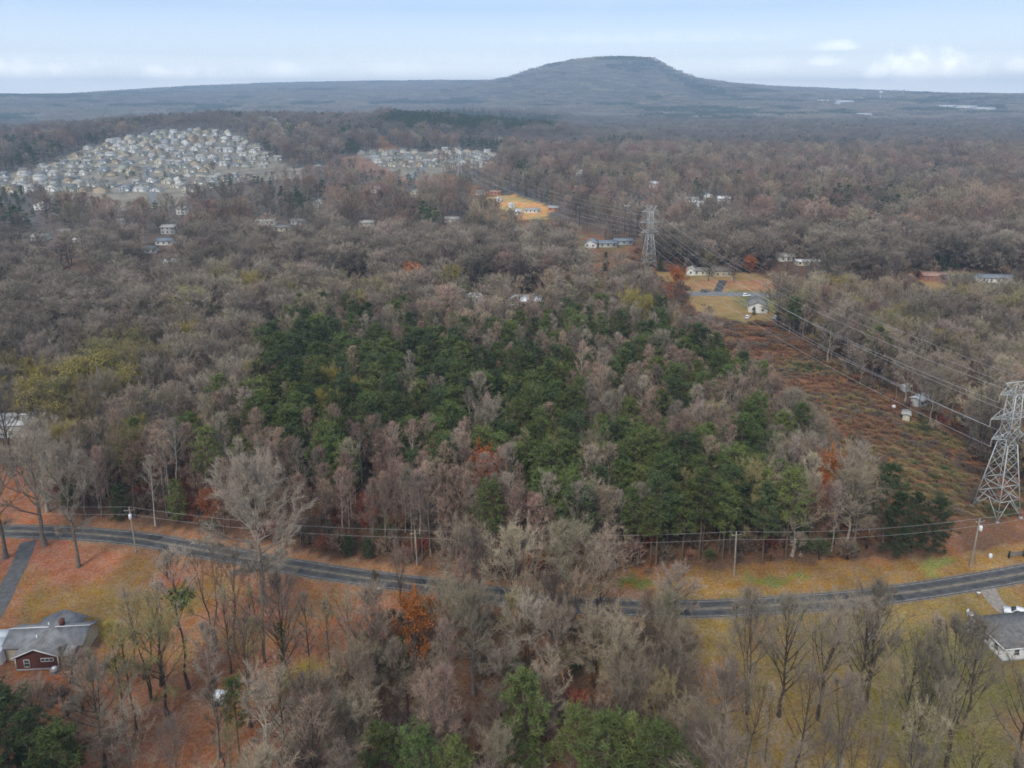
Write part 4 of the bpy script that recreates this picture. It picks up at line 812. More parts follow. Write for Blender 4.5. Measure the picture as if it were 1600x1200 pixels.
# pale rows on the far rise
for k in range(12):
    p = spot(742 + k * 8, 194 - 4.5 * math.sin(k / 11 * 3.1)); t = thing('pale_row', 'pale panel row on the far dark rise, %s from the left' % nth(k), 'panel row', p, R(-32), 'pale rows on the far rise')
    b = MB(); v = [(-22, -2.2, 1.0), (22, -2.2, 1.0), (22, 2.2, 3.6), (-22, 2.2, 3.6)]; b.quads(v + [(x, y, z + .12) for x, y, z in v], [(3, 2, 1, 0), (4, 5, 6, 7), (0, 1, 5, 4), (1, 2, 6, 5), (2, 3, 7, 6), (3, 0, 4, 7)]); b.build('panel', M['white_metal'], t)
    b = MB()
    for x in (-18, -6, 6, 18): b.beam((x, 0, -1), (x, 0, 2.2), .3)
    b.build('stand', M['steel'], t); HOUSE_SPOTS.append((p.x, p.y - 10, 30))
# water towers on the far skyline
def water_tower(px, py, s, label):
    p = spot(px, py); t = thing('water_tower', label, 'water tower', p); t.scale = (s,) * 3
    a = np.linspace(-1.5, 1.5, 9); prof = np.column_stack([np.zeros(9), np.zeros(9), 34 + 6 * np.sin(a)]); b = MB(); b.tube(prof, 7.5 * np.cos(a) ** .6 + .1, 14); b.build('tank', M['white_metal'], t, True)
    b = MB(); b.tube([(0, 0, 0), (0, 0, 4), (0, 0, 26), (0, 0, 30)], (3.6, 2.2, 1.8, 3.2), 12); b.build('stem', M['white_metal'], t, True); HOUSE_SPOTS.append((p.x, p.y, 20)); HOUSE_SPOTS.append((p.x, p.y - 70, 50))
water_tower(1375, 156, 1.25, 'white water tower standing clear of the far woods'); water_tower(1411, 149, 1.0, 'smaller, fainter white water tower on the skyline')

# ------------------------------------------------------------------ pylons and their lines
ARMS = [(22.2, 5.6, 1.5), (28.0, 6.9, 1.35), (34.6, 5.2, 1.2)]     # height, half length, body half width there
TOP = 37.6
def half(z): return np.interp(z, [0, 20.5, 34.6, 37.6], [3.9, 1.55, 1.15, .9])
def pylon(loc, rz, label):
    t = thing('pylon', label, 'pylon', loc, rz, 'lattice pylons of the power line'); C4 = [(-1, -1), (1, -1), (1, 1), (-1, 1)]
    for sx, sy in C4:
        b = MB(); zs = [0, 20.5, 34.6]
        for a, c in zip(zs[:-1], zs[1:]): b.beam((sx * half(a), sy * half(a), a), (sx * half(c), sy * half(c), c), .19)
        lo = b.build('leg', M['steel'], t); f = MB(); f.tube([(sx * 3.95, sy * 3.95, -.4), (sx * 3.95, sy * 3.95, .35)], .5, 8, cap=True); f.build('footing', M['grey_box'], lo)
    lv = [5.2, 9.4, 13.0, 16.0, 18.5, 20.5, 23.2, 25.7, 28.0, 30.2, 32.4, 34.6]
    for i in range(4):
        (ax, ay), (bx_, by_) = C4[i], C4[(i + 1) % 4]
        b = MB(); h0 = half(0); h1 = half(lv[0]); mx, my = (ax + bx_) / 2 * h1, (ay + by_) / 2 * h1
        for cx, cy_ in ((ax, ay), (bx_, by_)): b.beam((cx * h0, cy_ * h0, .2), (mx, my, lv[0]), .12); b.beam((cx * half(2.6), cy_ * half(2.6), 2.6), ((cx * h0 + mx) / 2, (cy_ * h0 + my) / 2, 2.7), .09)
        b.build('foot_brace', M['steel'], t)
        for z in (lv[0], lv[1], 20.5, 28.0, 34.6):
            h = half(z); b = MB(); b.beam((ax * h, ay * h, z), (bx_ * h, by_ * h, z), .13); b.build('girt', M['steel'], t)
        for z0, z1 in zip(lv[:-1], lv[1:]):
            a, c = half(z0), half(z1); b = MB(); b.beam((ax * a, ay * a, z0), (bx_ * c, by_ * c, z1), .09); b.beam((bx_ * a, by_ * a, z0 + .01), (ax * c, ay * c, z1 - .01), .09); b.build('cross_brace', M['steel'], t)
    for z, L_, hw in ARMS:
        for s in (-1, 1):
            b = MB(); tip = (s * L_, 0, z)
            for y in (-hw, hw): b.beam((s * hw, y, z), tip, .12); b.beam((s * half(z + 2.3), y * .9, min(z + 2.3, TOP - .5)), tip, .10)
            for k in (.35, .68):
                x = s * (hw + (L_ - hw) * k); w = hw * (1 - k); zz = z + 2.3 * (1 - k); b.beam((x, -w, z), (x, w, z), .10); b.beam((x, -w, z), (x, -w, zz), .09); b.beam((x, w, z), (x, w, zz), .09)
                xp = s * (hw + (L_ - hw) * (k - .33)); b.beam((xp, -hw * (1 - k + .33), z + 2.3 * (1 - k + .33)), (x, -w, z), .09)
            ao = b.build('crossarm', M['steel'], t)
            i_ = MB(); i_.tube([(s * L_, 0, z), (s * L_, 0, z - 2.1)], .12, 6); i_.build('insulator', M['insul'], ao)
    b = MB()
    for sx in (-1, 1):
        for sy in (-.9, .9): b.beam((sx * 1.15, sy, 34.6), (sx * 3.6, 0, TOP), .15); b.beam((sx * 1.15, sy, 34.6), (sx * .1, 0, TOP), .13)
    b.build('peak', M['steel'], t); b = MB(); b.beam((-3.7, 0, TOP), (3.7, 0, TOP), .20); b.build('top_bar', M['steel'], t)
    return t
def turn(a, b): return math.atan2(-(b.x - a.x), b.y - a.y)
RZ = [R(15), (turn(T_NEAR, T_MID) + turn(T_MID, T_FAR)) / 2, turn(T_MID, T_FAR)]
SCL = [.91, 1, 1]; PY = pylon(T_NEAR, RZ[0], 'pale steel lattice pylon standing in the cleared strip, nearest of the line'); PY.scale = (.91,) * 3
dup(PY, T_MID, RZ[1], 'steel lattice pylon rising from woods beyond the far road, middle of the line', None, 1.0); dup(PY, T_FAR, RZ[2], 'faint lattice pylon left of the orange clearing, farthest of the line', None, 1.0)
HOUSE_SPOTS += [(T_MID.x, T_MID.y, 7), (T_FAR.x, T_FAR.y, 7), (T_FAR.x, T_FAR.y - 12, 7), (T_MID.x + 3, T_MID.y - 10, 5)]
def span(a, b, sag, r, label, name='power_line', group='power lines between the pylons'):
    n = 22; t = np.linspace(0, 1, n); P = np.array(a)[None] * (1 - t[:, None]) + np.array(b)[None] * t[:, None]; P[:, 2] -= sag * 4 * t * (1 - t)
    m = MB(); m.tube(P, r, 4); o = m.build(name, M['wire']); tag(o, label, 'power line', group); return o
TW = [T_NEAR, T_MID, T_FAR]
def tip(i, x, z): x, z = x * SCL[i], z * SCL[i]; c, s = math.cos(RZ[i]), math.sin(RZ[i]); return (TW[i].x + x * c, TW[i].y + x * s, TW[i].z + z)
for i, w in ((0, 'near'), (1, 'far')):
    for (z, L_, hw), an in zip(ARMS, ('lowest', 'middle', 'topmost')):
        for s, sn in ((-1, 'left'), (1, 'right')):
            span(tip(i, s * L_, z - 2.1), tip(i + 1, s * L_, z - 2.1), 7.5, .042 if i == 0 else .05, 'conductor of the %s span hung from the %s %s crossarm' % (w, an, sn))
    for s, sn in ((-1, 'left'), (1, 'right')): span(tip(i, s * 3.6, TOP), tip(i + 1, s * 3.6, TOP), 5.5, .028, 'thin earth wire of the %s span from the %s end of the top bar' % (w, sn))

# ------------------------------------------------------------------ roadside poles and wires
POLES = [(213, 863, 11.2, 'weathered utility pole with a white transformer beside the leaf-strewn lawn', True, False), (652, 884, 8.6, 'bare pale utility pole at the wood edge above the road', False, False), (1147, 899, 10.4, 'plain pale utility pole on the gold grass verge', False, False), (1516, 886, 11.6, 'braced utility pole with a white transformer near the nearest pylon', True, True)]
PT = []
for px, py, h, lb, tr, brace in POLES:
    p = at(px, py, 0); t = thing('utility_pole', lb, 'utility pole', p, R(12), 'utility poles along the road'); ln = .5 if brace else -.25
    top = (ln, 0, h); b = MB(); b.tube([(0, 0, -.3), (ln * .5, 0, h * .5), top], (.19, .165, .13), 8, cap=True); b.build('pole', M['wood_pole'], t)
    b = MB(); b.beam((ln - 1.1, -.16, h - .55), (ln + 1.1, -.16, h - .55), .12, h=.14); co = b.build('crossarm', M['wood_pole'], t)
    for x in (-1.0, 0, 1.0):
        q = MB(); z0 = h - .48 if x else h; q.tube([(ln + x, -.16 if x else 0, z0), (ln + x, -.16 if x else 0, z0 + .22)], .07, 6, cap=True); q.build('insulator', M['insul'], co)
    if tr:
        q = MB(); q.tube([(ln * .85 + .1, -.52, h - 2.45), (ln * .85 + .1, -.52, h - 2.38), (ln * .85 + .1, -.52, h - 1.35), (ln * .85 + .1, -.52, h - 1.28)], (.26, .33, .33, .2), 12, cap=True); to = q.build('transformer', M['roof_white'], t)
        q = MB(); q.tube([(ln * .85 + .1, -.52, h - 1.28), (ln * .85 + .1, -.52, h - .95)], .05, 6, cap=True); q.build('bushing', M['insul'], to)
    if brace: q = MB(); q.tube([(2.0, .6, -.2), (ln * .5, 0, h * .42)], (.11, .09), 6); q.build('brace', M['wood_pole'], t)
    c, s = math.cos(R(12)), math.sin(R(12)); PT.append((p, h, ln, c, s))
def pt(i, dx, dz): p, h, ln, c, s = PT[i]; return (p.x + (ln + dx) * c, p.y + (ln + dx) * s, h + dz)
ENDL = at(-330, 835, 0); ENDR = at(1790, 815, 0)
for k, (dx, dz, wn) in enumerate(((0, .2, 'upper'), (-.1, -1.6, 'lower'))):
    seq = [(ENDL.x, ENDL.y, 11 + dz)] + [pt(i, dx, dz) for i in range(4)] + [(ENDR.x, ENDR.y, 11 + dz)]
    for a, b, nm in zip(seq[:-1], seq[1:], ('left of the transformer pole by the lawn', 'from the lawn pole to the wood-edge pole', 'from the wood-edge pole to the verge pole', 'from the verge pole to the braced pole', 'right of the braced pole')):
        span(a, b, 1.2, .02, '%s roadside wire strung %s' % (wn, nm), 'overhead_wire', 'wires along the road')

# ------------------------------------------------------------------ small things
def shed():
    t = thing('small_shed', 'small grey shed with a white lean-to roof on the leaf litter below the lawn', 'shed', at(340, 1104, 0), R(-8)); b = MB(); b.box(-.9, 0, 0, .9, 1.5, 1.35); b.build('wall', M['grey_box'], t)
    b = MB(); v = [(-1.05, -.15, 1.36), (1.05, -.15, 1.36), (1.05, 1.65, 1.72), (-1.05, 1.65, 1.72)]; b.quads(v + [(x, y, z + .1) for x, y, z in v], [(3, 2, 1, 0), (4, 5, 6, 7), (0, 1, 5, 4), (1, 2, 6, 5), (2, 3, 7, 6), (3, 0, 4, 7)]); b.build('roof', M['roof_white'], t)
    b = MB(); b.box(-.35, -.06, .05, .35, -.004, 1.2); d = b.build('door', M['dark'], t); HOUSE_SPOTS.append((t.location.x, t.location.y, 4))
shed()
def mailbox(px, py, lb):
    t = thing('mailbox', lb, 'mailbox', at(px, py, 0), R(80)); b = MB(); b.box(-.06, -.06, 0, .06, .06, 1.05); b.build('post', M['wood_pole'], t)
    a = np.linspace(0, math.pi, 7); n = 7; b = MB(); sec = [(-.14, 1.05)] + [(-.14 * math.cos(q), 1.22 + .14 * math.sin(q)) for q in a] + [(.14, 1.05)]; m = len(sec)
    v = [(x, -.32, z) for x, z in sec] + [(x, .32, z) for x, z in sec]; b.quads(v, [tuple(range(m)), tuple(range(2 * m - 1, m - 1, -1))] + [(i, i + m, (i + 1) % m + m, (i + 1) % m) for i in range(m)]); b.build('box', M['white_metal'], t)
mailbox(592, 927, 'white mailbox on a post at the near road edge'); mailbox(66, 850, 'white mailbox where the grey driveway meets the road'); mailbox(1528, 934, 'white mailbox by the gravel driveway mouth')
def gate():
    p = at(1576, 872, 0); t = thing('field_gate', 'grey plank gate between dark posts beside the nearest pylon', 'gate', p, R(9)); HOUSE_SPOTS.append((p.x + 2, p.y, 4))
    for k in range(5): b = MB(); b.box(.1, -.04, .35 + k * .24, 3.6, .02, .53 + k * .24); b.build('plank', M['fence'], t)
    for x in (0, 3.7): b = MB(); b.box(x - .13, -.13, 0, x + .13, .13, 1.75); b.build('post', M['dark'], t)
    b = MB(); b.beam((.2, .06, .4), (3.5, .06, 1.5), .1, h=.04); b.build('diagonal', M['fence'], t)
gate()
def pedestal(px, py, lb, s=1.0, m='roof_white', cap_='white_metal', nm='utility_box', cat='box'):
    t = thing(nm, lb, cat, at(px, py, 0), R(20)); b = MB(); b.box(-.3 * s, -.25 * s, 0, .3 * s, .25 * s, .8 * s); b.build('case', M[m], t); b = MB(); b.quads([(-.34 * s, -.3 * s, .8 * s), (.34 * s, -.3 * s, .8 * s), (.34 * s, .3 * s, .8 * s), (-.34 * s, .3 * s, .8 * s), (-.2 * s, -.15 * s, .95 * s), (.2 * s, -.15 * s, .95 * s), (.2 * s, .15 * s, .95 * s), (-.2 * s, .15 * s, .95 * s)], [(0, 1, 5, 4), (1, 2, 6, 5), (2, 3, 7, 6), (3, 0, 4, 7), (4, 5, 6, 7), (3, 2, 1, 0)]); b.build('lid', M[cap_], t)
pedestal(1547, 872, 'white utility box on the brush left of the plank gate', 1.1); pedestal(1358, 998, 'dark blue bin with a pale lid on the olive grass', 1.2, 'blue', 'white_metal', 'bin', 'bin'); pedestal(1508, 990, 'grey bin on the lawn left of the white house', 1.0, 'grey_box', 'white_metal', 'bin', 'bin')
pedestal(1331, 1006, 'small white box on the olive grass left of the blue bin', .6)
pedestal(1396, 640, 'small white box at the brush edge of the power-line clearing', 1.6); pedestal(1458, 668, 'white box in the trees below the white mobile home', 1.5)
def lawn_chair(px, py, rz, lb):
    t = thing('lawn_chair', lb, 'chair', at(px, py, 0), rz)
    for x in (-.4, .4):
        for y in (-.35, .35): b = MB(); b.beam((x, y, 0), (x * .9, y * .9, .42), .08); b.build('leg', M['white_metal'], t)
    b = MB(); b.box(-.45, -.42, .42, .45, .42, .5); b.build('seat', M['white_metal'], t); b = MB(); b.quads([(-.45, .36, .5), (.45, .36, .5), (.42, .62, 1.25), (-.42, .62, 1.25), (-.45, .44, .5), (.45, .44, .5), (.42, .70, 1.25), (-.42, .70, 1.25)], [(0, 1, 2, 3), (7, 6, 5, 4), (0, 4, 5, 1), (1, 5, 6, 2), (2, 6, 7, 3), (3, 7, 4, 0)]); b.build('backrest', M['white_metal'], t)
    for x in (-.5, .5): b = MB(); b.beam((x, -.4, .68), (x, .45, .72), .1, h=.05); b.build('armrest', M['white_metal'], t)
lawn_chair(1516, 964, R(30), 'white lawn chair on the grass near the gravel driveway'); lawn_chair(1511, 984, R(-60), 'white lawn chair closer to the white house')
def picnic(px, py):
    t = thing('picnic_table', 'dark picnic table on the gold lawn below the far road', 'picnic table', at(px, py, 0), R(10)); HOUSE_SPOTS.append((t.location.x, t.location.y, 5))
    for k in range(4): b = MB(); b.box(-1.1, -.42 + k * .215, .74, 1.1, -.23 + k * .215, .79); b.build('plank', M['fence'], t)
    for y in (-.85, .85): b = MB(); b.box(-1.1, y - .14, .42, 1.1, y + .14, .47); b.build('bench', M['fence'], t)
    for x in (-.8, .8):
        b = MB(); b.beam((x, -.62, 0), (x, .2, .73), .1); b.beam((x + .11, .62, 0), (x + .11, -.2, .73), .1); b.beam((x + .055, -.95, .39), (x + .055, .95, .39), .06, h=.08); b.build('leg', M['fence'], t)
picnic(1099, 477)

# ------------------------------------------------------------------ trees that can be told apart
BASEH = dict(bushy=[12, 14, 16], open=[20, 21, 22, 23], oak=[31, 28, 25], slim=[19, 20, 21, 19, 20, 21], round=[16, 17, 18, 19], vase=[22] * 4, multi=[11] * 2, pine=[20, 21, 22, 20, 21], cedar=[12, 14, 16], sapling=[8, 9, 10])
TAKEN = []
rt = random.Random(3)
def hero(name, kind, i, bark, crown, px, py, H, label, cat='tree', wide=1.0, leaf=None):
    p = spot(px, py); s = H / BASEH[kind][i]; t = plant(name, kind, i, bark, crown, p, rt.uniform(0, 6.28), (s * wide, s * wide, s), label, cat)
    TAKEN.append((p.x, p.y, 2.2 + .10 * H)); return t
hero('bare_tree', 'oak', 0, 'pale', 'pale', 412, 942, 31, 'great spreading bare tree with pale limbs on the lawn below the road')
hero('bare_tree', 'oak', 2, 'grey', 'pale', 9, 872, 25, 'leaning grey tree left of the driveway mouth at the left edge')
hero('bare_tree', 'oak', 1, 'grey', 'pale', 70, 853, 27, 'tall bare tree right beside the driveway mouth')
hero('bare_tree', 'oak', 2, 'grey', 'pale', 123, 886, 28, 'tall thick-trunked bare tree alone on the leaf-strewn lawn', wide=.85)
hero('bare_tree', 'oak', 2, 'grey', 'grey', -45, 905, 24, 'bare tree left of the grey driveway, cut by the left edge')
hero('bare_tree', 'oak', 1, 'grey', 'grey', 20, 745, 26, 'bare tree on the leafy slope across the road at the left edge')
hero('bare_tree', 'oak', 2, 'pale', 'pale', 75, 800, 24, 'pale bare tree across the road behind the driveway mouth')
hero('small_tree', 'multi', 0, 'dark', 'dark', 262, 906, 7.5, 'small dark forked tree on the lawn below the transformer pole')
hero('small_tree', 'multi', 1, 'dark', 'tan', 626, 940, 11, 'dark many-stemmed tree at the near edge of the road', wide=.8)
hero('small_tree', 'multi', 0, 'dark', 'dark', 588, 945, 7.5, 'dark ragged little tree beside the white roadside mailbox', wide=.8)
iv = hero('ivy_tree', 'vase', 0, 'dark', 'grey', 446, 1076, 22, 'bare tree with ivy-green trunk below the great spreading tree', wide=.9)
def clothe(t, h0, h1, r, n, mt, nm, seed, x=0, y=0, ball=False, sz=.42):
    g = np.random.default_rng(seed); P = g.normal(size=(n, 3)); P = unit(P) * (g.random((n, 1)) ** .4) if ball else P
    if ball: P = P * np.array((r, r, (h1 - h0) / 2)) + np.array((x, y, (h0 + h1) / 2))
    else:
        z = g.uniform(h0, h1, n); P = np.column_stack([P[:, 0] * r * (1.2 - z / h1 * .6), P[:, 1] * r * (1.2 - z / h1 * .6), z])
    leafy(seed, P, n, sz).build(nm, mt, t)['kind'] = 'stuff'
clothe(iv, 0, 13, .42, 900, NEED['ivy'], 'ivy', 5)
tl = hero('bare_tree', 'slim', 2, 'dark', 'grey', 295, 1076, 27, 'tall thin dark-trunked tree with one green tuft in its crown', wide=1.1)
clothe(tl, 13.2, 15.2, 1.25, 420, NEED['light'], 'leaf_tuft', 6, -.3, 0, True, .5)
LB = [('slim', 0, 'dark', 'yellow', 195, 1131, 19, 'thin dark trunk leaning left of the yellowish pair below the brick house'), ('slim', 1, 'dark', 'olive', 213, 1142, 20, 'dark trunk with olive twigs, second below the brick house'),
      ('open', 1, 'dark', 'olive', 236, 1094, 21, 'forked dark tree with olive twigs right of the brick house'), ('open', 2, 'dark', 'grey', 252, 1072, 20, 'spreading dark tree right of the brick house, farther one'),
      ('round', 1, 'dark', 'olive', 262, 1118, 18, 'olive-twigged tree before the tall tufted one'), ('slim', 3, 'grey', 'grey', 342, 1186, 24, 'grey leaning tree rising past the small shed'),
      ('slim', 4, 'dark', 'dark', 350, 1215, 17, 'dark trunk at the bottom edge under the small shed'), ('open', 0, 'dark', 'tan', 361, 1052, 17, 'slender dark tree on the lawn edge left of the ivy tree'),
      ('open', 3, 'dark', 'olive', 388, 1072, 19, 'forked olive-twigged tree left of the ivy tree'), ('slim', 5, 'dark', 'olive', 402, 1082, 15, 'thin olive-twigged tree close left of the ivy tree'),
      ('slim', 0, 'dark', 'grey', 485, 1062, 17, 'thin grey tree close right of the ivy tree'), ('round', 2, 'dark', 'grey', 165, 1198, 19, 'dark tree at the bottom edge below the brick house'),
      ('slim', 2, 'grey', 'tan', 112, 1098, 11, 'tan-twigged thin tree in front of the brick house'), ('slim', 3, 'grey', 'olive', 152, 1112, 12, 'olive-twigged thin tree right before the brick house'),
      ('round', 0, 'bone', 'pale', 421, 1190, 15, 'dead bone-white tree with level limbs near the bottom edge'), ('round', 3, 'grey', 'yellow', 487, 1138, 12, 'bushy yellow-green tree right of the bone-white one'),
      ('round', 0, 'grey', 'yellow', 455, 1128, 9, 'low yellow-green bushy tree beside the bone-white one'), ('round', 1, 'dark', 'olive', 565, 1164, 11, 'low olive bushy tree in the middle of the foreground woods'),
      ('round', 2, 'dark', 'grey', 60, 1160, 11, 'grey tree in front of the corner evergreens'), ('open', 2, 'grey', 'grey', 214, 1048, 17, 'pale fuzzy-crowned tree just right of the brick house roof'), ('slim', 1, 'dark', 'tan', 520, 1085, 18, 'thin tan tree on the lower lawn edge'), ('open', 1, 'dark', 'tan', 545, 1062, 18, 'forked tan tree at the corner of the lawn')]
for k, i, bk, cr, px, py, H, lb in LB: hero('bare_tree', k, i, bk, cr, px, py, H, lb)
RB = [('vase', 1, 1167, 1116, 22, 'dark three-stemmed tree, leftmost of the row in the olive yard'), ('vase', 0, 1217, 1119, 22, 'dark vase-shaped tree, second of the row in the olive yard'), ('vase', 2, 1277, 1124, 22, 'dark two-stemmed tree, third of the row in the olive yard'), ('vase', 3, 1340, 1114, 21, 'dark vase-shaped tree, fourth of the row in the olive yard'),
      ('vase', 0, 1352, 1106, 23, 'straight dark tree close behind the fourth of the row'), ('vase', 1, 1478, 1198, 25, 'biggest dark many-stemmed tree in front of the white house'), ('vase', 2, 1420, 1190, 20, 'dark forked tree left of the biggest one before the white house'), ('vase', 3, 1588, 1200, 20, 'dark vase-shaped tree at the lower right corner'),
      ('slim', 2, 1440, 1108, 18, 'thin dark tree between the yard row and the white house'), ('vase', 1, 1310, 1215, 17, 'dark low-forked tree at the bottom of the olive yard'), ('slim', 1, 1195, 1190, 14, 'thin dark tree at the bottom left of the olive yard'), ('round', 0, 1130, 1150, 13, 'dark round-headed tree where the woods meet the olive yard')]
for k, i, px, py, H, lb in RB: hero('bare_tree', k, i, 'dark', 'grey', px, py, H, lb)
CB = [('round', 0, 'dark', 'grey', 1049, 990, 14, 'grey round-headed tree standing against the road by the gold verge', 1.25), ('round', 3, 'grey', 'tan', 1052, 1122, 16, 'broad fan-crowned grey tree left of the olive yard row', 1.3), ('vase', 1, 'dark', 'tan', 892, 985, 22, 'tall tan dome-crowned tree hiding the road, left of a pair', 1.35), ('vase', 2, 'dark', 'tan', 933, 985, 20, 'tan dome-crowned tree hiding the road, right of a pair', 1.3),
      ('vase', 3, 'grey', 'tan', 800, 985, 21, 'light tan forked tree in the middle of the wooded road edge', 1.3), ('round', 2, 'grey', 'tan', 725, 960, 19, 'light tan round tree where the road vanishes into woods', 1.25), ('oak', 2, 'grey', 'tan', 740, 1085, 20, 'tan wide-limbed spreading tree in the foreground woods', 1), ('vase', 2, 'grey', 'tan', 700, 1045, 17, 'light tan forked tree right of the orange one', 1.2), ('oak', 2, 'grey', 'tan', 870, 1095, 18, 'tan wide-limbed spreading tree behind the big foreground pine', 1), ('round', 1, 'dark', 'tan', 960, 1085, 15, 'tan round tree right of the foreground pine', 1.2)]
for k, i, bk, cr, px, py, H, lb, w in CB: hero('bare_tree', k, i, bk, cr, px, py, H, lb, wide=w)
hero('bare_tree', 'slim', 1, 'bone', 'pale', 243, 822, 18, 'white-trunked tree at the wood edge behind the transformer pole')
hero('bare_tree', 'round', 1, 'bone', 'pale', 570, 720, 15, 'pale round bushy-crowned tree amid the slim pinkish woods', wide=1.0)
EV = [('pine', 0, 'light', 375, 1182, 15, .9, 'slim yellow-green pine left of the bone-white dead tree'), ('bushy', 2, 'pine', 820, 1200, 17, 1.35, 'big rounded dark pine in the foreground woods'), ('pine', 1, 'light', 897, 1235, 15, 1.2, 'yellow-green pine right of the big foreground one'), ('pine', 3, 'pine', 945, 1275, 18, 1.5, 'broad pine at the bottom edge, left of two'), ('pine', 4, 'pine', 1025, 1300, 18, 1.5, 'broad pine at the bottom edge, right of two'),
      ('pine', 0, 'light', 980, 1262, 16, 1.2, 'light green pine between the two broad ones at the bottom edge'), ('pine', 1, 'pine', 600, 1265, 15, 1.3, 'pine at the bottom edge, left of three'), ('pine', 2, 'pine', 655, 1275, 15, 1.3, 'pine at the bottom edge, middle of three'), ('pine', 3, 'light', 712, 1285, 15, 1.2, 'light green pine at the bottom edge, right of three'), ('cedar', 0, 'dark', 629, 1060, 9, .9, 'small dark evergreen under the orange tree'),
      ('bushy', 1, 'dark', 18, 1215, 15, 1.3, 'dark evergreen in the lower left corner'), ('bushy', 2, 'dark', 58, 1240, 14, 1.3, 'dark evergreen, second from the lower left corner'), ('bushy', 0, 'pine', 100, 1262, 13, 1.3, 'green evergreen, third from the lower left corner'), ('bushy', 1, 'dark', -25, 1170, 14, 1.3, 'dark evergreen cut by the left edge below the brick house'),
      ('pine', 4, 'light', 1000, 850, 20, 1.15, 'bright yellow-green pine standing out at the front of the pines'), ('pine', 0, 'dark', 1378, 858, 22, 1.05, 'tall dark pine at the right end of the woods by the clearing'), ('bushy', 2, 'dark', 1397, 868, 15, 1.2, 'dense dark evergreen at the right front corner of the woods'), ('bushy', 1, 'dark', 1458, 862, 13, 1.2, 'dark evergreen nearest the braced pole'), ('bushy', 2, 'dark', 1425, 858, 14, 1.1, 'dark evergreen between the two corner ones'), ('pine', 2, 'dark', 1102, 640, 21, 1.25, 'dark round-topped pine alone at the back right of the woods'),
      ('bushy', 0, 'dark', 545, 868, 5, 1.2, 'low dark evergreen bush at the wood edge above the road'), ('bushy', 0, 'dark', 575, 872, 4.5, 1.3, 'second low evergreen bush at the wood edge above the road'), ('bushy', 1, 'dark', 110, 795, 7, 1.4, 'dark evergreen bush across the road, left of the white trunk'), ('bushy', 1, 'dark', 190, 812, 9, 1.2, 'dark evergreen bush across the road behind the transformer pole'), ('bushy', 2, 'pine', 280, 815, 11, 1.2, 'dark evergreen right of the white-trunked tree'),
      ('cedar', 0, 'dark', 1463, 418, 8, 1.6, 'rounded dark evergreen behind the brick ranch, left one'), ('cedar', 0, 'dark', 1474, 426, 9, 1.4, 'rounded dark evergreen behind the brick ranch, right one'), ('cedar', 1, 'dark', 1178, 493, 4.5, 1.4, 'dark bush against the front of the small grey-roofed house'), ('cedar', 1, 'dark', 1031, 424, 8, 1.6, 'dark evergreen at the foot of the middle pylon'), ('cedar', 2, 'dark', 946, 425, 12, 1.3, 'dark evergreen below the grey houses left of the middle pylon')]
for k, i, cr, px, py, H, w, lb in EV:
    hero('pine_tree' if k == 'pine' or ' pine ' in lb else 'evergreen_tree', k, i, 'pine', cr, px, py, H, lb, wide=w)
    if py > 1050: p = at(px, py, 0); TAKEN += [(p.x * (1 - q / p.y), p.y - q, 2.2 * w + .8) for q in (4, 8)]
# trees that keep their coloured leaves
def leaved(px, py, H, crown, mt, label, shape='round', i=1, n=2600, size=.5, wide=1.0, bark='dark', name='leafy_tree'):
    p = spot(px, py); s = H / BASEH[shape][i]; seed = {'oak': 1, 'round': 20, 'vase': 30}[shape] + i
    t = thing(name, label, 'tree', p, rt.uniform(0, 6.28)); t.scale = (s * wide, s * wide, s); w, c = S[shape][i]
    k = (shape, i, 'leafpts'); 
    tm, cm = tree_meshes(shape, i, bark, crown, TWIG); obj('trunk', tm, t); co = obj('crown', cm, t)
    key = (shape, i, mt.name, n)
    if key not in _mc:
        V = np.vstack(c.V); _mc[key] = leafy(seed, V[2::3], n, size).mesh('leaves', mt)
    obj('leaves', _mc[key], t); TAKEN.append((p.x, p.y, 3.5)); return t
for px, py, H, lb, w in ((650, 1052, 15, 'orange-leaved tree at the edge of the foreground woods', .9), (645, 484, 21, 'bright rust-orange tree on the far edge of the pines', .95), (681, 490, 14, 'small rust-orange tree right of the bright one', .9), (1055, 478, 18, 'red-orange tree left of the far gold lawn', 1), (760, 806, 17, 'rust-leaved tree in the middle of the slim pinkish woods', .9), (1293, 808, 16, 'orange-leaved tree among the pines at right', .9), (1275, 826, 13, 'smaller orange-leaved tree in front of the other at right', .9), (410, 437, 9, 'dull orange tree beyond the woods at left', 1.2), (1170, 428, 10, 'orange-leaved tree right of the brown-roofed house', 1.3), (306, 424, 10, 'faded orange tree left of centre beyond the woods', 1.4), (575, 830, 9, 'low russet tree at the wood edge behind the road', 1.0), (330, 822, 9, 'low russet tree behind the great spreading tree', 1.0), (1010, 858, 8, 'low red-leaved tree under the slim woods by the verge', 1.0)):
    leaved(px, py, H, 'rust', TWIG['red' if 'russet' in lb or 'red-leaved' in lb else 'rust'], lb, wide=w)
for px, py, H, lb, w in ((120, 655, 19, 'big yellow-green leafy tree at left, front one', 1.25), (165, 640, 19, 'big yellow-green leafy tree at left, middle one', 1.25), (205, 655, 17, 'yellow-green leafy tree at left, right one', 1.1), (60, 690, 19, 'olive-gold leafy tree behind the big white building', 1.2), (88, 705, 14, 'olive leafy tree right of the big white building', 1.2)):
    leaved(px, py, H, 'olive', TWIG['yellow'], lb, 'round', 3, 2600, .42, w)
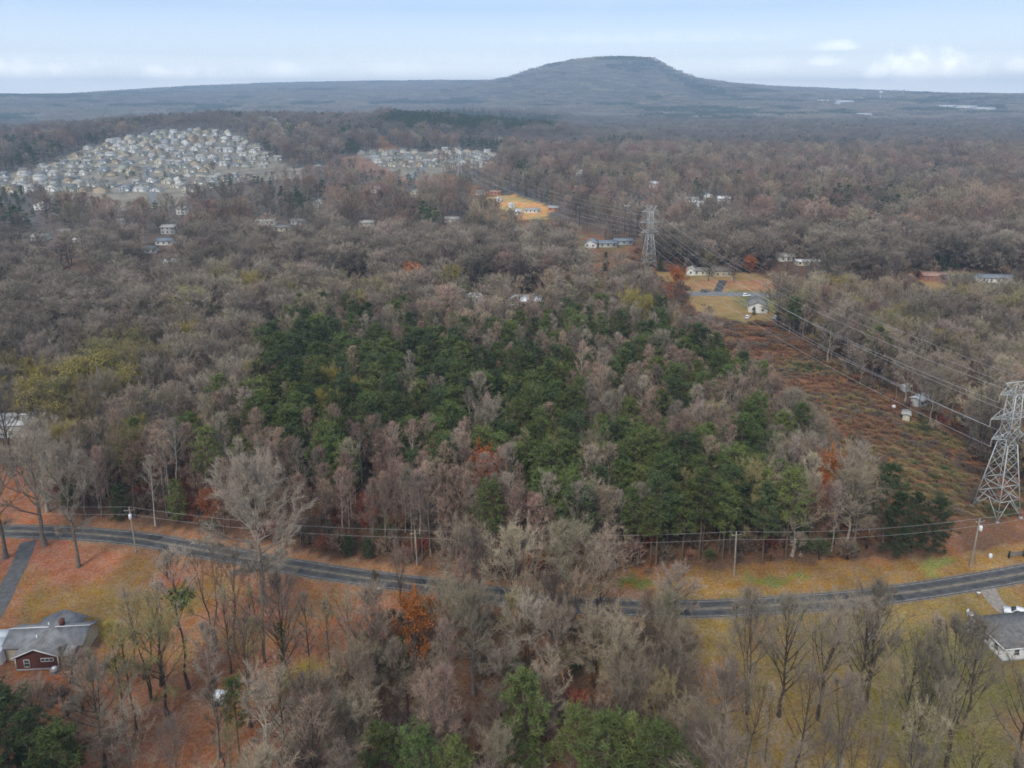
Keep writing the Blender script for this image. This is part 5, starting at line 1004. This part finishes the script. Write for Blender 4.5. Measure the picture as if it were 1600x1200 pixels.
for px, py, H, cr, lb in ((1107, 439, 15, 'olive', 'round olive-green tree before the low cream house across the far road'), (1146, 441, 13, 'grey', 'round grey tree by the dark driveway across the far road'), (1518, 426, 14, 'grey', 'dark-trunked round tree behind the brick ranch houses'), (1555, 432, 13, 'grey', 'round grey tree beside the slate-roofed ranch'), (1590, 455, 14, 'dark', 'dark round tree at the right edge by the parked cars'), (1495, 455, 7, 'dark', 'small dark tree on the gold lawn of the brick ranch')):
    hero('bare_tree', 'round', 2, 'dark', cr, 0 + px, py, H, lb, wide=1.15)
for px, py, H, lb in ((1258, 530, 24, 'dark forked trunk standing tall right of the small grey-roofed house'), (1247, 512, 22, 'dark trunk just behind the forked one'), (1322, 505, 22, 'dark trunk right of the dark-roofed grey house'), (1371, 512, 22, 'first of three dark trunks below the far road'), (1380, 515, 23, 'second of three dark trunks below the far road'), (1390, 513, 21, 'third of three dark trunks below the far road'), (1345, 510, 21, 'dark trunk left of the three below the far road'), (1418, 516, 20, 'dark trunk right of the three below the far road')):
    hero('bare_tree', 'vase', rt.randrange(4), 'dark', 'tan', px, py, H, lb, wide=.85)

# ------------------------------------------------------------------ the woods
HS_A = np.array(HOUSE_SPOTS); TK = np.array(TAKEN)
def clear_of(x, y, arr, pad=0):
    ok = np.ones(len(x), bool)
    for hx, hy, r in arr: ok &= (x - hx) ** 2 + (y - hy) ** 2 > (r + pad) ** 2
    return ok
LINE_L = [p[:] for p in LINE]
def wooded(x, y, z, px, py):
    op = inside(YARD_L, px, py) | inside(YARD_R, px, py) | inside(YARD_FAR, px, py) | inside(YARD_BRICK, px, py) | inside(CLEARING, px, py)
    return ~op & (dist_line(x, y, LINE_L) > np.where(left_of(x, y) & (y < 430), 31, 15.5) + 5 * (vnoise(x, y, 12, 61) - .5)) & (dist_line(x, y, ROAD) > 6.3) & (dist_line(x, y, ROAD2) > 8) & (dist_line(x, y, DRIVE) > 4)
near = []        # x, y, species, crown px, base py
gx, gy = grid(-420, 420, 62, 482, 3.4); gz = np.where(np.hypot(gx, gy) > 478, height(gx, gy), 0.0)
fx, fy = to_px(gx, gy, gz); cx, cyy = to_px(gx, gy, gz + 15)
ok = (np.abs(fx - 800) < 960) & (cyy < 1240) & (gy < 470); gx, gy, gz, fx, fy, cx, cyy = (a[ok] for a in (gx, gy, gz, fx, fy, cx, cyy))
wd = wooded(gx, gy, gz, fx, fy) & clear_of(gx, gy, HS_A) & clear_of(gx, gy, TK)
dn = rs.random(len(gx))
for i in np.nonzero(wd)[0]:
    jx, jy = cx[i] + rs.normal() * 16, cyy[i] + rs.normal() * 13
    r_, c_ = int((jy - 440) // 40), int(np.clip(jx // 50, 0, 31)); sp = SPECIES[min(max(r_, 0), 18)][c_] if jy > 430 else 'g'
    if sp == 's': sp = 'n'
    if sp == 'm': sp = 'p' if rs.random() < .50 else ('n' if rs.random() < .7 else 'k')
    elif sp == 'p' and rs.random() < .13: sp = 'n' if rs.random() < .7 else 'o'
    elif sp in 'nk' and rs.random() < .05 and 470 < cyy[i] < 860: sp = 'p' if rs.random() < .6 else 'o'
    elif sp in 'nt' and rs.random() < .06: sp = 'o'
    keep = dict(n=.74, k=.95, t=.31, g=.28, y=.34, p=.60, r=.5, o=.5)[sp]
    if fy[i] > 925: keep *= .9
    if sp == 'p': keep = .44 if cyy[i] < 690 else .76
    if fy[i] < 540 and inside([(1190, 430), (1640, 430), (1640, 520), (1240, 522)], fx[i:i + 1], fy[i:i + 1])[0]: keep *= .2
    if dn[i] < keep: near.append((gx[i], gy[i], gz[i], sp, cx[i], fy[i]))
VIEW_CLEAR = [(p_.x * (1 - q / p_.y), p_.y - q, 3.6) for a_, b_ in ((0, 1040), (30, 1046), (60, 1046), (92, 1044), (125, 1030), (1548, 1010), (1567, 1034), (1590, 1028), (1610, 1024), (340, 1104), (1516, 966), (1358, 998)) for p_ in [at(a_, b_, 0)] for q in (2, 6, 10, 14)]
for poly, s, sp in ((SPARSE_L, 6.6, 'o'), (SPARSE_R, 6.6, 'n')):
    x, y = grid(-130, 130, 40, 150, s); px, py = to_px(x, y, x * 0); k = inside(poly, px, py) & clear_of(x, y, TK, 1) & clear_of(x, y, HS_A) & clear_of(x, y, VIEW_CLEAR) & (dist_line(x, y, LINE_L) > 19); _, c2 = to_px(x, y, x * 0 + 15)
    for a, b, c, d in zip(x[k], y[k], px[k], py[k]): near.append((a, b, 0.0, ('o' if rs.random() < .15 else 'v') if sp == 'o' else 'v', c, d))
near.sort(key=lambda q: q[0] ** 2 + q[1] ** 2)
CLS = dict(v=('open', ('grey', 'dark', 'dark'), ('tan', 'grey', 'olive', 'grey')), n=('slim', ('pale', 'grey', 'grey', 'dark'), ('grey', 'tan', 'grey', 'pink')), k=('slim', ('pale', 'grey', 'grey', 'bone', 'dark'), ('pink', 'pink', 'pink', 'grey')), t=('round', ('grey', 'pale'), ('tan', 'grey')), g=('round', ('dark',), ('grey',)), y=('round', ('dark',), ('olive',)), o=('round', ('dark',), ('olive', 'yellow')), r=('round', ('dark',), ('rust',)), p=('pine', ('pine',), ('pine', 'pine', 'dark', 'dark', 'pine', 'pine', 'light')))
WORD = dict(grey='grey-brown', tan='tan', pale='pale grey', pink='pinkish-brown', olive='olive-twigged', yellow='yellow-budded', rust='russet', pine='green', dark='dark green', light='yellow-green')
def zone(px, py):
    if py > 935:
        for lim, s in ((165, 'before the brick house'), (450, 'in the leafy clearing below the lawn'), (560, 'left of the foreground woods'), (690, 'around the orange tree'), (800, 'below the vanishing road'), (900, 'near the big foreground pine'), (1000, 'right of the foreground pine'), (1120, 'left of the olive yard'), (1350, 'in the olive yard'), (1700, 'before the white house')):
            if px < lim: return s
    row = 'front edge' if py > 868 or (px < 480 and py > 800 + px * .1) else 'second rank' if py > 815 else 'deep woods'
    for lim, s in ((130, 'across from the driveway'), (300, 'behind the transformer pole'), (470, 'behind the great spreading tree'), (640, 'above the road bend'), (760, 'by the wood-edge pole'), (930, 'above the hidden road'), (1080, 'left of the verge pole'), (1230, 'right of the verge pole'), (1700, 'by the power-line clearing')):
        if px < lim: return row + ' ' + s
counts = {'bare': 0, 'pine': 0}; LIMIT = {'bare': 190, 'pine': 250}; placed = []; rest = []
for q in near:
    x, y, z, sp, px, py = q; kk = 'pine' if sp == 'p' else 'bare'
    (kind, barks, crowns) = CLS[sp]; i = rs.integers(len(S[kind])); cr = crowns[rs.integers(len(crowns))]; bk = barks[rs.integers(len(barks))]
    if kind == 'slim' and rs.random() < .27: kind = 'sapling'; i = rs.integers(3)
    elif sp == 'n' and (py > 930 or rs.random() < .22): kind = 'round' if rs.random() < .6 else 'vase'; i = rs.integers(4)
    if py > 930 and kind != 'pine': bk = ('grey', 'dark')[rs.integers(2)]; cr = (cr, 'dark', 'tan', cr)[rs.integers(4)]
    s = rs.uniform(.78, 1.12) * (.82 if kind in ('round', 'vase') and py > 930 else 1)
    if (930 < px < 1110 and 940 < py < 1065) or (540 < px < 720 and 935 < py < 1075): s *= .55
    if kind == 'round' and py < 545: s *= 1.12
    w = s * rs.uniform(.9, 1.2) * (1.2 if kind == 'round' and py < 545 else 1); rz = rs.uniform(0, 6.28); rec = (kind, int(i), bk, cr, x, y, z, s, w, rz)
    if counts[kk] < LIMIT[kk] and -15 < px < 1615 and py < 1330: counts[kk] += 1; placed.append((rec, px, py))
    else: rest.append(rec)
groups = {}
for rec, px, py in placed:
    kind, i, bk, cr, x, y, z, s, w, rz = rec; H = BASEH[kind][i] * s
    size = 'tall' if H > 19.5 else 'short' if H < 15 else 'middling'; form = dict(open='open-crowned', slim='slim', sapling='thin young', round='round-headed', vase='forked', pine='')[kind]
    lb = ' '.join(f'{size} {form} {"dark brown" if cr == "dark" and kind != "pine" else WORD[cr]} {"pine" if kind == "pine" else "bare tree"} {zone(px, py)}'.split()); groups.setdefault(lb, []).append((px, rec, py))
for lb, L_ in groups.items():
    L_.sort(key=lambda q: q[0])
    for n, (px, rec, py) in enumerate(L_):
        kind, i, bk, cr, x, y, z, s, w, rz = rec; l2 = lb
        if len(L_) > 1: l2 = lb + ', ' + ('leftmost such' if n == 0 else 'rightmost such' if n == len(L_) - 1 else nth(n) + ' from left')
        l2 = ' '.join(l2.split()[:16])
        plant('pine_tree' if kind == 'pine' else 'bare_tree', kind, i, bk, cr, (x, y, z), rz, (w, w, s), l2, 'tree', 'pines of the woods' if kind == 'pine' else 'bare trees of the woods')
# what is left of the near woods: masses of instances, one object for each colour
bins = {}
for rec in rest: bins.setdefault((rec[0], rec[2], rec[3]), []).append(rec)
NAMES = {}
for (kind, bk, cr), L_ in bins.items():
    cm = NEED if kind == 'pine' else TWIG
    co = proto_collection('%s_%s_%s' % (kind, bk, cr), [join(S[kind][i][0], S[kind][i][1], [BARK[bk], cm[cr]], 'tree') for i in range(len(S[kind]))])
    A = np.array([(q[4], q[5], q[6], q[7], q[8], q[9], q[1]) for q in L_]); n = len(A); tilt = rs.normal(size=(n, 2)) * .03
    scatter('pine_woods' if kind == 'pine' else 'bare_woods', '%s woods filling the land behind the single trees' % ('dark brown' if cr == 'dark' and kind != 'pine' else WORD[cr]), A[:, :3], np.column_stack([tilt, A[:, 5]]), A[:, [4, 4, 3]], A[:, 6], co)
print('near trees', len(near), 'single', len(placed))

# middle distance 470 m - 1.3 km, then farther and thinner, then whole groves to the skyline
def band(y0, y1, s, kinds, nm, label, keep=1.0, scale=(.75, 1.2), estate=.30):
    x, y = grid(-y1 * .86, y1 * .86, y0, y1, s); k = np.abs(x) < y * .86 + 20; x, y = x[k], y[k]; z = height(x, y); px, py = to_px(x, y, z)
    k = (np.abs(px - 800) < 900) & (rs.random(len(x)) < keep); x, y, z, px, py = (a[k] for a in (x, y, z, px, py))
    k = wooded(x, y, z, px, py) if y0 < 900 else (dist_line(x, y, LINE_L) > 17)
    es = inside(EST_A, px, py) | inside(EST_B, px, py); k &= ~es | (rs.random(len(x)) < estate * (vnoise(x, y, 90, 77) > .3))
    k &= ~inside([(180, 232), (250, 214), (300, 206), (300, 209), (250, 219), (120, 250), (60, 264), (60, 260)], px, py) & ~inside([(422, 190), (432, 190), (448, 215), (470, 245), (455, 246), (436, 218)], px, py) & ~inside([(515, 248), (560, 243), (600, 262), (640, 282), (680, 286), (680, 292), (600, 280), (540, 262)], px, py)
    k &= clear_of(x, y, HS_A) & clear_of(x, y, TK, 2); x, y, z, px, py, es = (a[k] for a in (x, y, z, px, py, es))
    f = vnoise(x, y, 60, 81) * .6 + vnoise(x, y, 17, 82) * .4; g = vnoise(x, y, 130, 83) * .5 + vnoise(x, y, 23, 84) * .5
    ev = (f > .665) | (inside([(600, 196), (680, 180), (880, 192), (870, 215), (740, 220), (600, 215)], px, py) & (rs.random(len(x)) < .95)) | (inside([(0, 310), (40, 300), (60, 345), (40, 372), (0, 372)], px, py)) | (inside([(235, 318), (275, 300), (275, 345), (240, 345)], px, py)) | (inside([(0, 235), (110, 225), (100, 262), (0, 275)], px, py) & (rs.random(len(x)) < .6))
    cls = np.where(ev, 3, np.where(g > .60, 2, np.where(g < .40, 0, 1))); cls = np.where((rs.random(len(x)) < .10) & (cls < 3), rs.integers(0, 3, len(x)), cls)
    for c, (lab, crown, dark) in enumerate((('purplish-grey', 'grey', 'dark'), ('grey-brown', 'pink', 'grey'), ('tan', 'tan', 'grey'), ('dark evergreen', 'dark', 'pine'))):
        m = cls == c
        if not m.any(): continue
        fam = kinds[1] if c == 3 else kinds[0]; fs = FARS[fam]; co = proto_collection('%s_%s_%s' % (nm, fam, crown), [join(w, t, [BARK[dark], (NEED if c == 3 else TWIG)[crown if c == 3 or y0 < 900 else 'far_' + crown]], 'tree') for w, t in fs])
        n = int(m.sum()); sc = rs.uniform(*scale, n) * np.where(es[m], .5, 1) * np.where(inside([(590, 190), (680, 176), (890, 186), (880, 222), (590, 222)], px[m], py[m]), 1.45, 1) * np.where(inside([(-40, 296), (60, 300), (250, 322), (400, 258), (540, 256), (560, 300), (300, 352), (-40, 332)], px[m], py[m]) | inside([(545, 268), (620, 272), (660, 284), (780, 250), (800, 290), (700, 318), (540, 300)], px[m], py[m]), .55, 1); scatter(nm, '%s %s' % (lab, label), np.column_stack([x[m], y[m], z[m] - .2]), np.column_stack([np.zeros((n, 2)), rs.uniform(0, 6.28, n)]), np.column_stack([sc * rs.uniform(.85, 1.15, n), sc * rs.uniform(.85, 1.15, n), sc]), rs.integers(0, len(fs), n), co)
    print(nm, len(x))
band(470, 1250, 10.2, ('dome', 'fpine'), 'middle_woods', 'woods beyond the far road', .78, (.42, 1.32), .16)
band(1250, 2700, 12.5, ('lod', 'fpine'), 'distant_woods', 'woods rising to the foot of the hills', .85, (.65, 1.3))
def groves():
    rg = np.random.default_rng(12); cols = []
    for nm, crown, dark in (('grey', 'grey', 'dark'), ('tan', 'tan', 'grey'), ('dark', 'dark', 'pine')):
        ms = []
        for v in range(3):
            w, t = MB(), MB()
            for q in range(34):
                a, b = rg.uniform(-34, 34, 2); H = rg.uniform(11, 19); cr = rg.uniform(4, 6.5); d = unit(rg.normal(size=(26, 3))); d[:, 2] = np.abs(d[:, 2]); P = d * np.array((cr, cr, H * .45)) * rg.uniform(.6, 1, (26, 1)) + np.array((a, b, H * .5))
                o = unit(d + np.array((0, 0, .6)) + rg.normal(size=(26, 3)) * .4) * rg.uniform(2.5, 5, (26, 1)); t.spikes(P - o * .4, o, 1.3 if crown != 'dark' else 2.2, rg); w.tube([(a, b, 0), (a, b, H * .8)], (.35, .1), 3)
            ms.append(join(w, t, [BARK[dark], (NEED if crown == 'dark' else TWIG)[crown]], 'grove'))
        cols.append(proto_collection('grove_' + nm, ms))
    X, Y = [], []
    for y0, y1, s in ((2700, 5200, 58), (5200, 9000, 84)):
        x, y = grid(-y1 * .8, y1 * .8, y0, y1, s); k = np.abs(x) < y * .8; X.append(x[k]); Y.append(y[k])
    x, y = np.concatenate(X), np.concatenate(Y); z = height(x, y); px, py = to_px(x, y, z); k = (np.abs(px - 800) < 900) & clear_of(x, y, HS_A, 25); x, y, z = x[k], y[k], z[k]
    f = vnoise(x, y, 420, 91) * .6 + vnoise(x, y, 150, 92) * .4; cls = np.where(f > .66, 2, np.where(vnoise(x, y, 300, 93) > .5, 1, 0))
    for c, lab in enumerate(('grey', 'brownish', 'dark evergreen')):
        m = cls == c; n = int(m.sum()); sc = np.where(y[m] > 5200, 1.35, 1.0) * rs.uniform(.85, 1.15, n)
        scatter('far_woods', '%s woods cloaking the far hills and the mountain' % lab, np.column_stack([x[m], y[m], z[m] - .5]), np.column_stack([np.zeros((n, 2)), rs.uniform(0, 6.28, n)]), np.column_stack([sc, sc, rs.uniform(.8, 1.15, n)]), rs.integers(0, 3, n), cols[c])
    print('groves', len(x))
groves()
# undergrowth, brush and leaves on the stem
def brush():
    sh = [dome(120 + i, 2.2 + .5 * i, 1.5, .05, 240, .9, .10, False) for i in range(3)]
    x, y = grid(-330, 330, 70, 470, 3.7); px, py = to_px(x, y, x * 0); k = (np.abs(px - 800) < 860) & (py < 1300) & (wooded(x, y, x * 0, px, py) | (inside(SPARSE_L, px, py) & (vnoise(x, y, 14, 66) > .45))) & clear_of(x, y, HS_A) & clear_of(x, y, TK, -1); x, y, px, py = x[k], y[k], px[k], py[k]
    k = rs.random(len(x)) < np.where(py > 700, .75, .35); x, y = x[k], y[k]; n = len(x); q = rs.random(n)
    for lo, hi, cr, lab in ((0, .10, 'red', 'red-leaved'), (.10, .30, 'brush', 'red-brown'), (.30, .62, 'dark', 'dark'), (.62, .86, 'pink', 'brown'), (.86, .93, 'olive', 'olive'), (.93, 1, 'ev', 'evergreen')):
        m = (q >= lo) & (q < hi); c = int(m.sum()); mt = NEED['dark'] if cr == 'ev' else TWIG[cr]; co = proto_collection('shrub_' + cr, [join(w, t, [BARK['dark'], mt], 'shrub') for w, t in sh]); s = rs.uniform(.6, 2.0, c)
        scatter('undergrowth', '%s undergrowth beneath the woods' % lab, np.column_stack([x[m], y[m], np.zeros(c)]), np.column_stack([np.zeros((c, 2)), rs.uniform(0, 6.28, c)]), np.column_stack([s, s, s]), rs.integers(0, 3, c), co)
    x, y = grid(30, 190, 120, 480, 1.6); px, py = to_px(x, y, x * 0); k = (dist_line(x, y, LINE_L) < np.where(left_of(x, y), 31, 20)) & (dist_line(x, y, ROAD) > 14 + 8 * vnoise(x, y, 9, 5)) & (py < 880) & ~inside(YARD_FAR, px, py) & (px < 1700) & clear_of(x, y, HS_A, -1); x, y = x[k], y[k]; px, py = px[k], py[k]
    v = vnoise(x, y, 16, 101) * .65 + vnoise(x, y, 5, 102) * .35 + rs.normal(size=len(x)) * .08; hid = np.where(py < 545, 1.0, 0); v = np.where(py < 545, .30 + .25 * rs.random(len(x)), v)
    for lo, hi, cr, lab in ((-1, .45, 'brush', 'russet'), (.45, .56, 'dark', 'dark brown'), (.56, .78, 'brush_olive', 'olive'), (.78, 2, 'ev', 'dark green')):
        m = (v >= lo) & (v < hi) & (rs.random(len(x)) < .8); c = int(m.sum()); mt = NEED['dark'] if cr == 'ev' else TWIG[cr]; co = proto_collection('brush_' + cr, [join(w, t, [BARK['dark'], mt], 'brush') for w, t in sh]); s = rs.uniform(.35, .8, c) * (1 + .8 * hid[m])
        scatter('brush', '%s brush in the power-line clearing' % lab, np.column_stack([x[m], y[m], np.zeros(c)]), np.column_stack([np.zeros((c, 2)), rs.uniform(0, 6.28, c)]), np.column_stack([s * 1.45, s * 1.45, s * .55]), rs.integers(0, 3, c), co)
brush()

# ------------------------------------------------------------------ the air
hz = MB(); hz.box(-10000, -10000, -60, 10000, 10000, 310); hm = bpy.data.materials.new('haze'); hm.use_nodes = True; nt = hm.node_tree; nt.nodes.clear()
ho = nt.nodes.new('ShaderNodeOutputMaterial'); hv = nt.nodes.new('ShaderNodeVolumePrincipled'); hv.inputs['Color'].default_value = (.59, .785, 1.0, 1); hv.inputs['Density'].default_value = HAZE; hv.inputs['Anisotropy'].default_value = .2
nt.links.new(hv.outputs[0], ho.inputs['Volume']); tag(hz.build('haze', hm), 'thin pale haze over the whole valley', kind='stuff')
